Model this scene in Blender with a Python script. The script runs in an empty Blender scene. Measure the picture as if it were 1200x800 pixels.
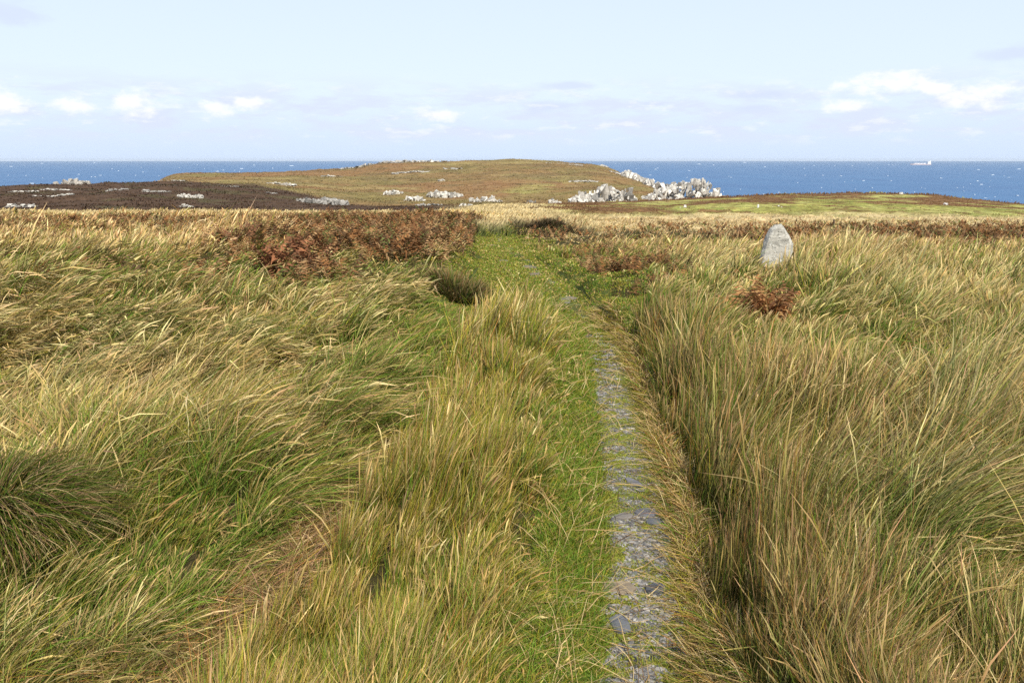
import bpy, bmesh, math, random
import numpy as np
from mathutils import Vector
rng = np.random.default_rng(7)
random.seed(7)
R = math.radians
S = bpy.context.scene
COL = S.collection

# ------------------------------------------------------------------ camera numbers
EYE = 1.65
F = 942.0                       # focal length in pixels of a 1200 px wide picture
PITCH = math.atan(213 / F)
CP, SP = math.cos(PITCH), math.sin(PITCH)
SEA = -50.0

# ------------------------------------------------------------------ noise
def _h(ix, iy, seed):
    n = (ix.astype(np.int64) * 374761393 + iy.astype(np.int64) * 668265263 + seed * 1442695041) & 0xFFFFFFFF
    n = ((n ^ (n >> 13)) * 1274126177) & 0xFFFFFFFF
    n = n ^ (n >> 16)
    return (n & 0xFFFFFF) / float(0xFFFFFF)
def vn(x, y, seed=0):
    x0 = np.floor(x); y0 = np.floor(y)
    fx = x - x0; fy = y - y0
    fx = fx * fx * (3 - 2 * fx); fy = fy * fy * (3 - 2 * fy)
    a = _h(x0, y0, seed); b = _h(x0 + 1, y0, seed); c = _h(x0, y0 + 1, seed); d = _h(x0 + 1, y0 + 1, seed)
    return (a + (b - a) * fx) * (1 - fy) + (c + (d - c) * fx) * fy
def fbm(x, y, octv=4, seed=0):
    s = 0.0; a = 0.5; t = 0.0
    for i in range(octv):
        s = s + a * vn(x * 2 ** i + 17.3 * i, y * 2 ** i - 9.1 * i, seed + i); t += a; a *= 0.5
    return s / t                 # 0..1, mean .5
def sst(a, b, x):
    t = np.clip((x - a) / (b - a), 0, 1)
    return t * t * (3 - 2 * t)

# ------------------------------------------------------------------ terrain backbone
PXC = np.array([-900, 0, 90, 180, 200, 300, 400, 440, 500, 560, 600, 650, 700, 716, 735, 765, 800, 850, 950, 1030, 1100, 1200, 1320, 1900], float)
DST = np.array([1, 6, 10, 15, 20, 30, 40, 55, 85, 120, 160, 220, 300, 400, 550, 700, 850, 1000, 1250], float)
def row2z(row, d): return EYE - d * (row - 187.0) / 990.0
TAB = {}
far_left = dict()
def seacol(rows, near):          # near: z up to 40 m ; rows: ground rows for 55..1250
    z = list(near)
    for d, r in zip(DST[7:], rows):
        z.append(max(row2z(r, d), SEA - 6))
    return z
nl = [0, 0, -.03, -.15, -.33, -.66, -1.1]            # left
nm = [0, 0, -.06, -.20, -.38, -.74, -1.15]           # path
nr = [0, 0, -.10, -.32, -.60, -1.00, -1.32]          # right
TT = {
 -900: (nl, [250, 255, 252, 246, 235, 222, 250, 320, 400, 400, 400, 400]),
 0:    (nl, [249, 254, 250, 243, 230, 217, 260, 320, 400, 400, 400, 400]),
 90:   (nl, [249, 254, 250, 243, 230, 214, 250, 300, 400, 400, 400, 400]),
 180:  (nl, [249, 254, 250, 243, 230, 213, 213, 215, 215, 250, 300, 400]),
 200:  (nl, [249, 254, 250, 243, 231, 214, 212, 204, 204, 225, 300, 400]),
 300:  (nl, [249, 254, 250, 244, 233, 219, 212, 205, 201, 215, 290, 400]),
 400:  (nl, [249, 254, 250, 245, 240, 234, 219, 206, 198, 197, 260, 400]),
 440:  (nl, [250, 253, 250, 245, 241, 236, 220, 205, 191, 196, 260, 400]),
 500:  (nl, [250, 252, 248, 244, 241, 236, 221, 203, 188, 196, 260, 400]),
 560:  (nm, [248, 241, 242, 245, 240, 233, 218, 200, 186.5, 196, 260, 400]),
 600:  (nm, [248, 240, 241, 246, 241, 233, 218, 199, 185.5, 196, 260, 400]),
 650:  (nm, [250, 241, 238, 244, 241, 233, 217, 199, 186, 200, 260, 400]),
 700:  (nr, [251, 243, 237, 242, 241, 232, 217, 201, 190, 215, 300, 400]),
 716:  (nr, [251, 243, 236, 241, 241, 232, 218, 203, 193, 240, 320, 400]),
 735:  (nr, [251, 243, 236, 240, 241, 233, 219, 207, 208, 270, 400, 400]),
 765:  (nr, [251, 242, 235, 239, 241, 234, 222, 216, 250, 400, 400, 400]),
 800:  (nr, [251, 241, 233, 238, 242, 236, 228, 270, 400, 400, 400, 400]),
 850:  (nr, [250, 239, 231, 234, 244, 250, 330, 400, 400, 400, 400, 400]),
 950:  (nr, [250, 238, 229, 229, 244, 330, 400, 400, 400, 400, 400, 400]),
 1030: (nr, [250, 237, 227.5, 227.5, 244, 340, 400, 400, 400, 400, 400, 400]),
 1100: (nr, [251, 239, 230, 232, 250, 340, 400, 400, 400, 400, 400, 400]),
 1200: (nr, [254, 245, 240, 246, 270, 340, 400, 400, 400, 400, 400, 400]),
 1320: (nr, [258, 252, 250, 256, 290, 350, 400, 400, 400, 400, 400, 400]),
 1900: (nr, [262, 258, 258, 262, 300, 350, 400, 400, 400, 400, 400, 400]),
}
ZT = np.array([seacol(TT[int(p)][1], TT[int(p)][0]) for p in PXC])
GU = np.linspace(-900, 1900, 701)
GV = np.linspace(0, math.log(1250), 420)
_cols = np.array([np.interp(GV, np.log(DST), ZT[i]) for i in range(len(PXC))])
_g = np.array([np.interp(GU, PXC, _cols[:, j]) for j in range(len(GV))]).T
def _blur(a, k, ax):
    for _ in range(2):
        p = np.concatenate([np.repeat(a.take([0], ax), k, ax), a, np.repeat(a.take([-1], ax), k, ax)], ax)
        c = np.cumsum(p, ax)
        n = a.shape[ax]
        hi = c.take(range(2 * k, 2 * k + n), ax)
        lo = np.concatenate([np.zeros_like(c.take([0], ax)), c.take(range(0, n - 1), ax)], ax)
        a = (hi - lo) / (2 * k + 1)
    return a
_g = _blur(_blur(_g, 2, 0), 3, 1)

def grid_z(x, y):
    r = np.hypot(x, y) + 1e-6
    a = np.arctan2(x, y)
    ac = np.clip(a, -R(62), R(62))
    u = np.clip(600 + 965.7 * np.tan(ac), -900, 1900)
    d = np.clip(r * np.cos(np.clip(a, -R(45), R(45))), 1.0, 1249)
    i = (u + 900) / 4.0; j = np.log(d) / GV[1]
    i0 = np.clip(np.floor(i).astype(int), 0, 699); j0 = np.clip(np.floor(j).astype(int), 0, 418)
    fi = i - i0; fj = j - j0
    z = (_g[i0, j0] * (1 - fi) + _g[i0 + 1, j0] * fi) * (1 - fj) + (_g[i0, j0 + 1] * (1 - fi) + _g[i0 + 1, j0 + 1] * fi) * fj
    return z

def unproj(px, row, zoff=0.0, far=1200):
    """point of the smooth terrain seen at a picture position"""
    u = (px - 600) / F; v = (row - 400) / F
    dx, dy, dz = u, CP - v * SP, -SP - v * CP
    t = np.exp(np.linspace(math.log(1.2), math.log(far), 6000))
    X = dx * t; Y = dy * t; Z = EYE + dz * t
    g = grid_z(X, Y) + zoff
    k = np.argmax(Z < g)
    if k == 0: k = len(t) - 1
    return float(X[k]), float(Y[k]), float(g[k] - zoff)
def pix(x, y, z):
    dep = y * CP + (EYE - z) * SP
    dep = np.maximum(dep, 0.05)
    return 600 + F * x / dep, 400 + F * ((EYE - z) * CP - y * SP) / dep, dep

_rp = [unproj(p, r) for p, r in [(757, 830), (755, 790), (750, 700), (745, 600), (728, 500), (708, 400), (668, 350), (640, 322), (612, 300), (588, 280), (576, 267), (585, 259)]]
_lp = [unproj(p, r) for p, r in [(195, 830), (225, 790), (295, 700), (385, 600), (462, 500), (530, 400), (560, 350), (576, 322), (585, 300), (577, 280), (572, 267), (583, 259)]]
RY = np.array([p[1] for p in _rp]); RX = np.array([p[0] for p in _rp])
LY = np.array([p[1] for p in _lp]); LX = np.array([p[0] for p in _lp])
def xr(y): return np.interp(y, RY, RX)
def xl(y): return np.interp(y, LY, LX)
def track_masks(x, y):
    sr = x - xr(y); sl = x - xl(y)
    w = 0.0
    near = sst(38, 30, y)
    inr = sst(.34 + .012 * y, .16, np.abs(sr)) * near
    inl = sst(.34 + .012 * y, .16, np.abs(sl)) * near
    return sr, sl, inr, inl

def terrain(x, y):
    x = np.asarray(x, float); y = np.asarray(y, float)
    z = grid_z(x, y)
    r = np.hypot(x, y)
    sr, sl, inr, inl = track_masks(x, y)
    tr = np.maximum(inr, inl)
    corr = ((sl > -.3) & (sr < .3)).astype(float)          # between the ruts
    off = 1 - tr
    # tussocky mounds beside the track
    m = (fbm(x * 1.3, y * 1.0, 3, 3) - .5) * .42 + (fbm(x * .35, y * .3, 2, 8) - .5) * .35
    z = z + m * off * (1 - .75 * corr) * sst(0.5, 2.5, r) * (1 - sst(60, 110, r))
    z = z - .07 * tr * sst(0, 1.5, y + 3)
    z = z + (fbm(x * 6, y * 6, 3, 21) - .5) * .03 * sst(60, 20, r)
    # banks along the path
    z = z + .16 * sst(.35, 1.7, sr) * sst(6, 10, y) * sst(30, 16, y) * sst(4.5, 1.5, sr)
    z = z + .30 * sst(-.35, -1.0, sl) * sst(7, 12, y) * sst(34, 24, y) * sst(-9, -3, sl)
    # far relief
    fa = sst(60, 260, r)
    z = z + (fbm(x * .03, y * .03, 5, 31) - .5) * 3.4 * fa * sst(-40, -15, z)
    z = z + (fbm(x * .2, y * .2, 3, 41) - .5) * .9 * sst(40, 200, r)
    return z

# ------------------------------------------------------------------ materials
def new_mat(name):
    m = bpy.data.materials.new(name); m.use_nodes = True
    nt = m.node_tree; nt.nodes.clear()
    o = nt.nodes.new('ShaderNodeOutputMaterial')
    return m, nt, o
def N(nt, t, **kw):
    n = nt.nodes.new(t)
    for k, v in kw.items():
        if k in n.inputs.keys() if isinstance(k, str) else False: n.inputs[k].default_value = v
        else: setattr(n, k, v)
    return n
def leaf_mat(name, trans=.28, rough=.55, spec=.25):
    m, nt, o = new_mat(name)
    a = nt.nodes.new('ShaderNodeAttribute'); a.attribute_name = 'Col'
    p = nt.nodes.new('ShaderNodeBsdfPrincipled'); p.inputs['Roughness'].default_value = rough
    p.inputs['Specular IOR Level'].default_value = spec
    t = nt.nodes.new('ShaderNodeBsdfTranslucent')
    mx = nt.nodes.new('ShaderNodeMixShader'); mx.inputs[0].default_value = trans
    L = nt.links.new
    L(a.outputs['Color'], p.inputs['Base Color']); L(a.outputs['Color'], t.inputs['Color'])
    L(p.outputs[0], mx.inputs[1]); L(t.outputs[0], mx.inputs[2]); L(mx.outputs[0], o.inputs[0])
    return m
def rough_mat(name, scale=8.0, var=.35, bump=.4, dist=.02, rough=.9, lichen=None, use_attr=True, base=(.3, .3, .3), cracks=0.0, crscale=2.0):
    """colour attribute (or base) broken up by noise, with bump; optional lichen spots and cracks"""
    m, nt, o = new_mat(name); L = nt.links.new
    p = nt.nodes.new('ShaderNodeBsdfPrincipled'); p.inputs['Roughness'].default_value = rough
    p.inputs['Specular IOR Level'].default_value = .15
    tc = nt.nodes.new('ShaderNodeTexCoord')
    n1 = nt.nodes.new('ShaderNodeTexNoise'); n1.inputs['Scale'].default_value = scale; n1.inputs['Detail'].default_value = 8; n1.inputs['Roughness'].default_value = .65
    L(tc.outputs['Object'], n1.inputs['Vector'])
    mr = nt.nodes.new('ShaderNodeMapRange'); mr.inputs[1].default_value = .3; mr.inputs[2].default_value = .7
    mr.inputs[3].default_value = 1 - var; mr.inputs[4].default_value = 1 + var
    L(n1.outputs['Fac'], mr.inputs[0])
    if use_attr:
        a = nt.nodes.new('ShaderNodeAttribute'); a.attribute_name = 'Col'; src = a.outputs['Color']
    else:
        a = nt.nodes.new('ShaderNodeRGB'); a.outputs[0].default_value = (*base, 1); src = a.outputs[0]
    mul = nt.nodes.new('ShaderNodeVectorMath'); mul.operation = 'SCALE'
    L(src, mul.inputs[0]); L(mr.outputs[0], mul.inputs['Scale'])
    out = mul.outputs[0]; hgt = n1.outputs['Fac']
    if lichen:
        for i, (lc, sc, th) in enumerate(lichen):
            n2 = nt.nodes.new('ShaderNodeTexNoise'); n2.inputs['Scale'].default_value = sc; n2.inputs['Detail'].default_value = 5
            n2.inputs['Roughness'].default_value = .7
            mp = nt.nodes.new('ShaderNodeMapping'); mp.inputs['Location'].default_value = (3.1 * i + 1, 7.7 * i, 2)
            L(tc.outputs['Object'], mp.inputs[0]); L(mp.outputs[0], n2.inputs['Vector'])
            r2 = nt.nodes.new('ShaderNodeMapRange'); r2.inputs[1].default_value = th; r2.inputs[2].default_value = th + .05
            L(n2.outputs['Fac'], r2.inputs[0])
            mx = nt.nodes.new('ShaderNodeMix'); mx.data_type = 'RGBA'
            L(r2.outputs[0], mx.inputs['Factor']); L(out, mx.inputs['A']); mx.inputs['B'].default_value = (*lc, 1)
            out = mx.outputs['Result']
    if cracks > 0:
        v = nt.nodes.new('ShaderNodeTexVoronoi'); v.feature = 'DISTANCE_TO_EDGE'; v.inputs['Scale'].default_value = crscale
        nd = nt.nodes.new('ShaderNodeTexNoise'); nd.inputs['Scale'].default_value = crscale * 2
        ad = nt.nodes.new('ShaderNodeVectorMath'); ad.operation = 'MULTIPLY_ADD'; ad.inputs[1].default_value = (.5, .5, .5)
        L(tc.outputs['Object'], nd.inputs['Vector']); L(nd.outputs['Color'], ad.inputs[0]); L(tc.outputs['Object'], ad.inputs[2]); L(ad.outputs[0], v.inputs['Vector'])
        rc = nt.nodes.new('ShaderNodeMapRange'); rc.inputs[1].default_value = 0; rc.inputs[2].default_value = .06; rc.inputs[3].default_value = 1 - cracks
        L(v.outputs[0], rc.inputs[0])
        m2 = nt.nodes.new('ShaderNodeVectorMath'); m2.operation = 'SCALE'; L(out, m2.inputs[0]); L(rc.outputs[0], m2.inputs['Scale']); out = m2.outputs[0]
    b = nt.nodes.new('ShaderNodeBump'); b.inputs['Strength'].default_value = bump; b.inputs['Distance'].default_value = dist
    L(hgt, b.inputs['Height']); L(b.outputs[0], p.inputs['Normal'])
    L(out, p.inputs['Base Color']); L(p.outputs[0], o.inputs[0])
    return m

M_GRASS = leaf_mat('grass_blades', .20, .6, .06)
M_FROND = leaf_mat('bracken_fronds', .2, .8, .1)
M_ROCK_FAR = rough_mat('quartzite_rock', 1.2, .20, .5, .12, cracks=.35, crscale=.7)
M_STONE = rough_mat('lichened_granite', 14, .30, .8, .02, lichen=[((.12, .12, .10), 34, .57), ((.62, .62, .56), 22, .60), ((.42, .34, .10), 12, .72)])
M_SLATE = rough_mat('slate', 30, .28, .5, .004, rough=.85)
M_PAINT = rough_mat('plain_painted', 6, .12, .1, .01, rough=.5)

# ------------------------------------------------------------------ mesh helpers
def mesh_quads(name, V, Fq, C, mat, kind=None, smooth=False, nv=4):
    me = bpy.data.meshes.new(name)
    n = len(V); f = len(Fq)
    me.vertices.add(n); me.vertices.foreach_set('co', np.ascontiguousarray(V, np.float32).ravel())
    me.loops.add(f * nv); me.loops.foreach_set('vertex_index', np.ascontiguousarray(Fq, np.int32).ravel())
    me.polygons.add(f); me.polygons.foreach_set('loop_start', np.arange(0, f * nv, nv, dtype=np.int32))
    me.polygons.foreach_set('use_smooth', np.full(f, smooth))
    me.update(calc_edges=True)
    if C is not None:
        at = me.color_attributes.new('Col', 'FLOAT_COLOR', 'POINT')
        c4 = np.ones((n, 4), np.float32); c4[:, :3] = C
        at.data.foreach_set('color', c4.ravel())
    me.materials.append(mat)
    ob = bpy.data.objects.new(name, me); COL.objects.link(ob)
    if kind: ob['kind'] = kind
    return ob
def mesh_tris(name, V, Ft, C, mat, kind=None, smooth=False): return mesh_quads(name, V, Ft, C, mat, kind, smooth, 3)
def tag(o, label, cat, group=None, kind=None):
    o['label'] = label
    if cat: o['category'] = cat
    if group: o['group'] = group
    if kind: o['kind'] = kind
    return o

# ------------------------------------------------------------------ ground sheet
az = np.concatenate([np.linspace(-60, 60, 801), np.linspace(62, 298, 100)])
az = np.radians(az)
rad = np.concatenate([[0.02], np.exp(np.linspace(math.log(.4), math.log(1245), 520))])
A, Rr = np.meshgrid(az, rad, indexing='ij')
gx = Rr * np.sin(A); gy = Rr * np.cos(A)
gz = terrain(gx.ravel(), gy.ravel()).reshape(gx.shape)
na, nr_ = gx.shape

def blob(px, row, cx, cy, rx, ry, rot=0):
    dx = px - cx; dy = row - cy
    if rot:
        a = R(rot); dx, dy = dx * math.cos(a) + dy * math.sin(a), -dx * math.sin(a) + dy * math.cos(a)
    return np.exp(-((dx / rx) ** 2 + (dy / ry) ** 2))

def mix(a, b, t): return a + (b - a) * t[:, None]
def ground_col(x, y, z):
    px, row, dep = pix(x, y, z)
    r = np.hypot(x, y)
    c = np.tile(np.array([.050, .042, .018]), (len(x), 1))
    n1 = fbm(x * .12, y * .12, 4, 51); n2 = fbm(x * .025, y * .018, 4, 61); n3 = fbm(x * .5, y * .5, 3, 71)
    sr, sl, inr, inl = track_masks(x, y)
    c = mix(c, np.array([.11, .085, .05]), inr * sst(20, 9, y)); c = mix(c, np.array([.13, .09, .045]), inl * sst(9, 6, y))
    turf = np.array([.085, .10, .028])
    c = mix(c, turf, ((sl > -.45) & (sr < .55) & (y > 7)).astype(float) * sst(36, 28, y))
    # mid distance
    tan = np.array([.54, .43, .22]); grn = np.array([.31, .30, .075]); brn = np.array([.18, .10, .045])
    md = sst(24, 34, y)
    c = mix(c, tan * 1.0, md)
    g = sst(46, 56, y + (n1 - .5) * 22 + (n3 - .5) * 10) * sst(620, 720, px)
    c = mix(c, grn, g * .95)
    c = mix(c, np.array([.16, .20, .045]), g * sst(.5, .65, n3) * .7)
    b = sst(.50, .56, n1 + sst(75, 120, y) * .22 - .05 + (n3 - .5) * .25) * sst(48, 60, y)
    c = mix(c, brn, b * sst(560, 640, px))
    c = mix(c, np.array([.40, .38, .13]), g * sst(.5, .62, fbm(x * .25 + 7, y * .12, 3, 73)) * .6 * (1 - b))
    c = mix(c, brn, sst(.60, .66, fbm(x * .45 + 3, y * .30, 3, 74)) * g * .8)
    c = mix(c, np.array([.50, .38, .20]), sst(.40, .55, fbm(x * .3, y * .1, 3, 75)) * sst(30, 34, y) * (1 - sst(44, 50, y)) * sst(560, 640, px) * .8)
    c = mix(c, brn * .8, sst(.56, .66, fbm(x * 1.6, y * .5, 3, 76)) * g * .55)
    # left dark heather hill
    heath = np.array([.082, .050, .030])
    hl = sst(60, 90, y)
    wob = (n2 - .5) * 60
    dark = hl * sst(520, 380, px - (y - 200) * .0)
    # far brown hill
    fb = np.tile(np.array([.19, .115, .05]), (len(x), 1))
    fb = mix(fb, np.array([.155, .135, .045]), sst(.40, .55, n2))
    fb = mix(fb, np.array([.22, .10, .05]), sst(.52, .64, fbm(x * .016 + 9, y * .01, 4, 81)) * .8)
    fb = mix(fb, np.array([.30, .25, .10]), sst(.60, .68, fbm(x * .012 + 3, y * .03, 4, 91)) * .8)
    fb = mix(fb, np.array([.33, .33, .10]), blob(px, row, 620, 222, 45, 6, -12) * sst(.45, .55, fbm(x * .06, y * .06, 3, 97)))
    fb = mix(fb, np.array([.26, .17, .08]), sst(.5, .6, fbm(x * .09, y * .09, 3, 99)) * .5)
    fb = mix(fb, np.array([.07, .06, .03]), sst(.60, .70, fbm(x * .05 + 3, y * .06, 4, 95)) * .6)
    fb = fb * .55 + np.array([.175, .125, .055]) * .45
    fb = fb * np.array([1.22, 1.2, 1.15])
    farm = sst(150, 200, y)
    c = mix(c, fb, farm)
    # dark heather hill lies left, its upper limit slopes down to the right
    lim = np.interp(px, [-900, 150, 300, 400, 520, 560], [330, 330, 330, 235, 225, 120])
    dk = sst(lim + 25, lim - 10, y + wob * .3) * sst(570, 500, px) * hl
    c = mix(c, heath, dk)
    c = mix(c, np.array([.085, .07, .032]), dk * sst(.56, .66, n1) * .8)
    # cliff rock on steep sea slopes
    c = mix(c, np.array([.30, .28, .24]), sst(-22, -34, z) )
    return c
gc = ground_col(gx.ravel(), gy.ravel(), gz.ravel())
idx = np.arange(na * nr_).reshape(na, nr_)
ia = np.arange(na); ib = (ia + 1) % na
Q = np.stack([idx[ia][:, :-1], idx[ia][:, 1:], idx[ib][:, 1:], idx[ib][:, :-1]], -1).reshape(-1, 4)
Q = Q[:, ::-1]
V = np.stack([gx.ravel(), gy.ravel(), gz.ravel()], 1)

def ground_mat():
    m, nt, o = new_mat('moorland_soil'); L = nt.links.new
    p = nt.nodes.new('ShaderNodeBsdfPrincipled'); p.inputs['Roughness'].default_value = .95; p.inputs['Specular IOR Level'].default_value = .05
    a = nt.nodes.new('ShaderNodeAttribute'); a.attribute_name = 'Col'
    g = nt.nodes.new('ShaderNodeNewGeometry')
    def noise(sc, det, mx, mn, lo, hi):
        n = nt.nodes.new('ShaderNodeTexNoise'); n.inputs['Scale'].default_value = sc; n.inputs['Detail'].default_value = det; n.inputs['Roughness'].default_value = .7
        L(g.outputs['Position'], n.inputs['Vector'])
        r = nt.nodes.new('ShaderNodeMapRange'); r.inputs[1].default_value = lo; r.inputs[2].default_value = hi; r.inputs[3].default_value = mn; r.inputs[4].default_value = mx
        L(n.outputs['Fac'], r.inputs[0]); return n, r.outputs[0]
    n1, r1 = noise(.35, 9, 1.45, .55, .32, .68)
    n2, r2 = noise(2.6, 6, 1.4, .6, .3, .7)
    mm = nt.nodes.new('ShaderNodeMath'); mm.operation = 'MULTIPLY'; L(r1, mm.inputs[0]); L(r2, mm.inputs[1])
    s = nt.nodes.new('ShaderNodeVectorMath'); s.operation = 'SCALE'; L(a.outputs['Color'], s.inputs[0]); L(mm.outputs[0], s.inputs['Scale'])
    L(s.outputs[0], p.inputs['Base Color'])
    b = nt.nodes.new('ShaderNodeBump'); b.inputs['Strength'].default_value = .6; b.inputs['Distance'].default_value = .25
    L(n1.outputs['Fac'], b.inputs['Height'])
    b2 = nt.nodes.new('ShaderNodeBump'); b2.inputs['Strength'].default_value = .5; b2.inputs['Distance'].default_value = .04
    L(n2.outputs['Fac'], b2.inputs['Height']); L(b.outputs[0], b2.inputs['Normal'])
    L(b2.outputs[0], p.inputs['Normal']); L(p.outputs[0], o.inputs[0])
    return m
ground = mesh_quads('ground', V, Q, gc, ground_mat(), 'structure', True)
tag(ground, 'rolling moorland ground falling away to the sea beyond the headland', None)

# ------------------------------------------------------------------ gravel path surface
def path_mat():
    m, nt, o = new_mat('slate_gravel'); L = nt.links.new
    p = nt.nodes.new('ShaderNodeBsdfPrincipled'); p.inputs['Roughness'].default_value = .85; p.inputs['Specular IOR Level'].default_value = .2
    g = nt.nodes.new('ShaderNodeNewGeometry')
    v = nt.nodes.new('ShaderNodeTexVoronoi'); v.inputs['Scale'].default_value = 55; L(g.outputs['Position'], v.inputs['Vector'])
    v2 = nt.nodes.new('ShaderNodeTexVoronoi'); v2.feature = 'DISTANCE_TO_EDGE'; v2.inputs['Scale'].default_value = 55; L(g.outputs['Position'], v2.inputs['Vector'])
    cr = nt.nodes.new('ShaderNodeValToRGB'); e = cr.color_ramp.elements
    e[0].position = 0; e[0].color = (.11, .105, .10, 1); e[1].position = 1; e[1].color = (.34, .32, .29, 1)
    k = cr.color_ramp.elements.new(.6); k.color = (.19, .175, .155, 1)
    sp = nt.nodes.new('ShaderNodeSeparateColor'); L(v.outputs['Color'], sp.inputs[0]); L(sp.outputs[0], cr.inputs[0])
    mr = nt.nodes.new('ShaderNodeMapRange'); mr.inputs[2].default_value = .12; mr.inputs[3].default_value = .35; L(v2.outputs[0], mr.inputs[0])
    s = nt.nodes.new('ShaderNodeVectorMath'); s.operation = 'SCALE'; L(cr.outputs[0], s.inputs[0]); L(mr.outputs[0], s.inputs['Scale'])
    n = nt.nodes.new('ShaderNodeTexNoise'); n.inputs['Scale'].default_value = 9; n.inputs['Detail'].default_value = 7; n.inputs['Roughness'].default_value = .7; L(g.outputs['Position'], n.inputs['Vector'])
    r = nt.nodes.new('ShaderNodeMapRange'); r.inputs[1].default_value = .46; r.inputs[2].default_value = .53; L(n.outputs['Fac'], r.inputs[0])
    n3 = nt.nodes.new('ShaderNodeTexNoise'); n3.inputs['Scale'].default_value = 90; L(g.outputs['Position'], n3.inputs['Vector'])
    mc = nt.nodes.new('ShaderNodeValToRGB'); mc.color_ramp.elements[0].color = (.10, .11, .02, 1); mc.color_ramp.elements[1].color = (.30, .31, .05, 1)
    mc.color_ramp.elements[0].position = .35; mc.color_ramp.elements[1].position = .65
    L(n3.outputs['Fac'], mc.inputs[0])
    mx = nt.nodes.new('ShaderNodeMix'); mx.data_type = 'RGBA'; L(r.outputs[0], mx.inputs['Factor']); L(s.outputs[0], mx.inputs['A']); L(mc.outputs[0], mx.inputs['B'])
    L(mx.outputs['Result'], p.inputs['Base Color'])
    b = nt.nodes.new('ShaderNodeBump'); b.inputs['Strength'].default_value = .8; b.inputs['Distance'].default_value = .008
    L(v2.outputs[0], b.inputs['Height']); L(b.outputs[0], p.inputs['Normal']); L(p.outputs[0], o.inputs[0])
    return m
py_ = np.exp(np.linspace(math.log(.6), math.log(26), 520))
lat = np.linspace(-1, 1, 19)
PY, LT = np.meshgrid(py_, lat, indexing='ij')
hw = (.20 + .035 * fbm(PY * 1.7, LT * 0 + 3, 3, 5) * np.sign(LT) + .05 * (fbm(PY * 4, LT * 0 + np.sign(LT) * 5, 3, 6) - .5)) * (1 - .45 * sst(6, 8, PY))
PX = xr(PY) + LT * hw
PZ = terrain(PX.ravel(), PY.ravel()).reshape(PX.shape) + .012 - .016 * LT ** 4 - .05 * sst(6.4, 7.6, PY) * sst(.60, .52, fbm(PX * 4, PY * 1.6, 3, 510))
n0, n1_ = PX.shape
idp = np.arange(n0 * n1_).reshape(n0, n1_)
Qp = np.stack([idp[:-1, :-1], idp[:-1, 1:], idp[1:, 1:], idp[1:, :-1]], -1).reshape(-1, 4)
path = mesh_quads('path', np.stack([PX.ravel(), PY.ravel(), PZ.ravel()], 1), Qp, None, path_mat(), 'structure', True)
tag(path, 'narrow worn path of grey slate gravel with yellow moss', None)

# ------------------------------------------------------------------ blades
def blades(x, y, z, L_, ang, p0, p1, W, cb, ct, nseg, twist=None, kpow=1.7, headw=None):
    """ribbons: root (x,y,z), length L_, lean direction ang, angle from vertical p0 (root) .. p1 (tip)"""
    n = len(x)
    t = np.linspace(0, 1, nseg + 1)
    ph = p0[:, None] + (p1 - p0)[:, None] * t[None, :] ** 1.2
    ph = (ph[:, 1:] + ph[:, :-1]) / 2
    if nseg > 3:
        kk = (rng.random(n) < .13)[:, None] * (np.arange(nseg)[None, :] >= rng.integers(1, nseg, n)[:, None])
        ph = ph + kk * rng.normal(.6, .7, n)[:, None]
        ph = np.clip(ph, -.3, 2.6)
    dl = (L_ / nseg)[:, None]
    an = ang[:, None] + (rng.normal(0, .10, (n, nseg)).cumsum(1) if nseg > 2 else 0)
    hx = np.sin(ph) * np.cos(an) * dl; hy = np.sin(ph) * np.sin(an) * dl; hz = np.cos(ph) * dl
    zz = np.zeros((n, 1))
    X = x[:, None] + np.concatenate([zz, hx.cumsum(1)], 1)
    Y = y[:, None] + np.concatenate([zz, hy.cumsum(1)], 1)
    Zr = np.concatenate([zz, hz.cumsum(1)], 1)
    Z = z[:, None] + np.maximum(Zr, -.02)
    if twist is None: twist = rng.normal(0, .7, n)
    sa = ang + math.pi / 2 + twist
    wt = (1 - t ** 2.2) * .92 + .08
    w = W[:, None] * wt[None, :] * .5
    if headw is not None and nseg >= 3:
        w[:, -2] = np.where(headw, W * 1.0, w[:, -2]); w[:, -3] = np.where(headw & (nseg > 4), W * .7, w[:, -3])
    sx = np.cos(sa)[:, None] * w; sy = np.sin(sa)[:, None] * w
    sz = rng.normal(0, .45, n)[:, None] * w
    V = np.empty((n, nseg + 1, 2, 3), np.float32)
    V[:, :, 0, 0] = X - sx; V[:, :, 0, 1] = Y - sy; V[:, :, 0, 2] = Z - sz
    V[:, :, 1, 0] = X + sx; V[:, :, 1, 1] = Y + sy; V[:, :, 1, 2] = Z + sz
    kp = kpow if np.ndim(kpow) else np.full(n, kpow)
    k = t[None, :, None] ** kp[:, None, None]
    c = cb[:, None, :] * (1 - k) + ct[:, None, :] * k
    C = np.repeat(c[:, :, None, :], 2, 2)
    base = (np.arange(n) * (nseg + 1) * 2)[:, None]
    s = (np.arange(nseg) * 2)[None, :]
    q = base + s
    Fq = np.stack([q, q + 1, q + 3, q + 2], -1).reshape(-1, 4)
    return V.reshape(-1, 3), Fq, C.reshape(-1, 3).astype(np.float32)
def join(parts):
    Vs, Fs, Cs = [], [], []; o = 0
    for v, f, c in parts:
        Vs.append(v); Fs.append(f + o); Cs.append(c); o += len(v)
    return np.concatenate(Vs), np.concatenate(Fs), np.concatenate(Cs)

def c3(*a): return np.array(a, float)
GREEN = c3(.125, .225, .022); LIME = c3(.22, .33, .045); OLIVE = c3(.25, .235, .032); DKG = c3(.055, .080, .010)
STRAW = c3(.72, .545, .265); TAN = c3(.55, .37, .15); RUST = c3(.40, .17, .05); BROWN = c3(.20, .115, .05); YEL = c3(.42, .35, .045); PALE = c3(.68, .58, .36); MAUVE = c3(.45, .265, .145)

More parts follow.
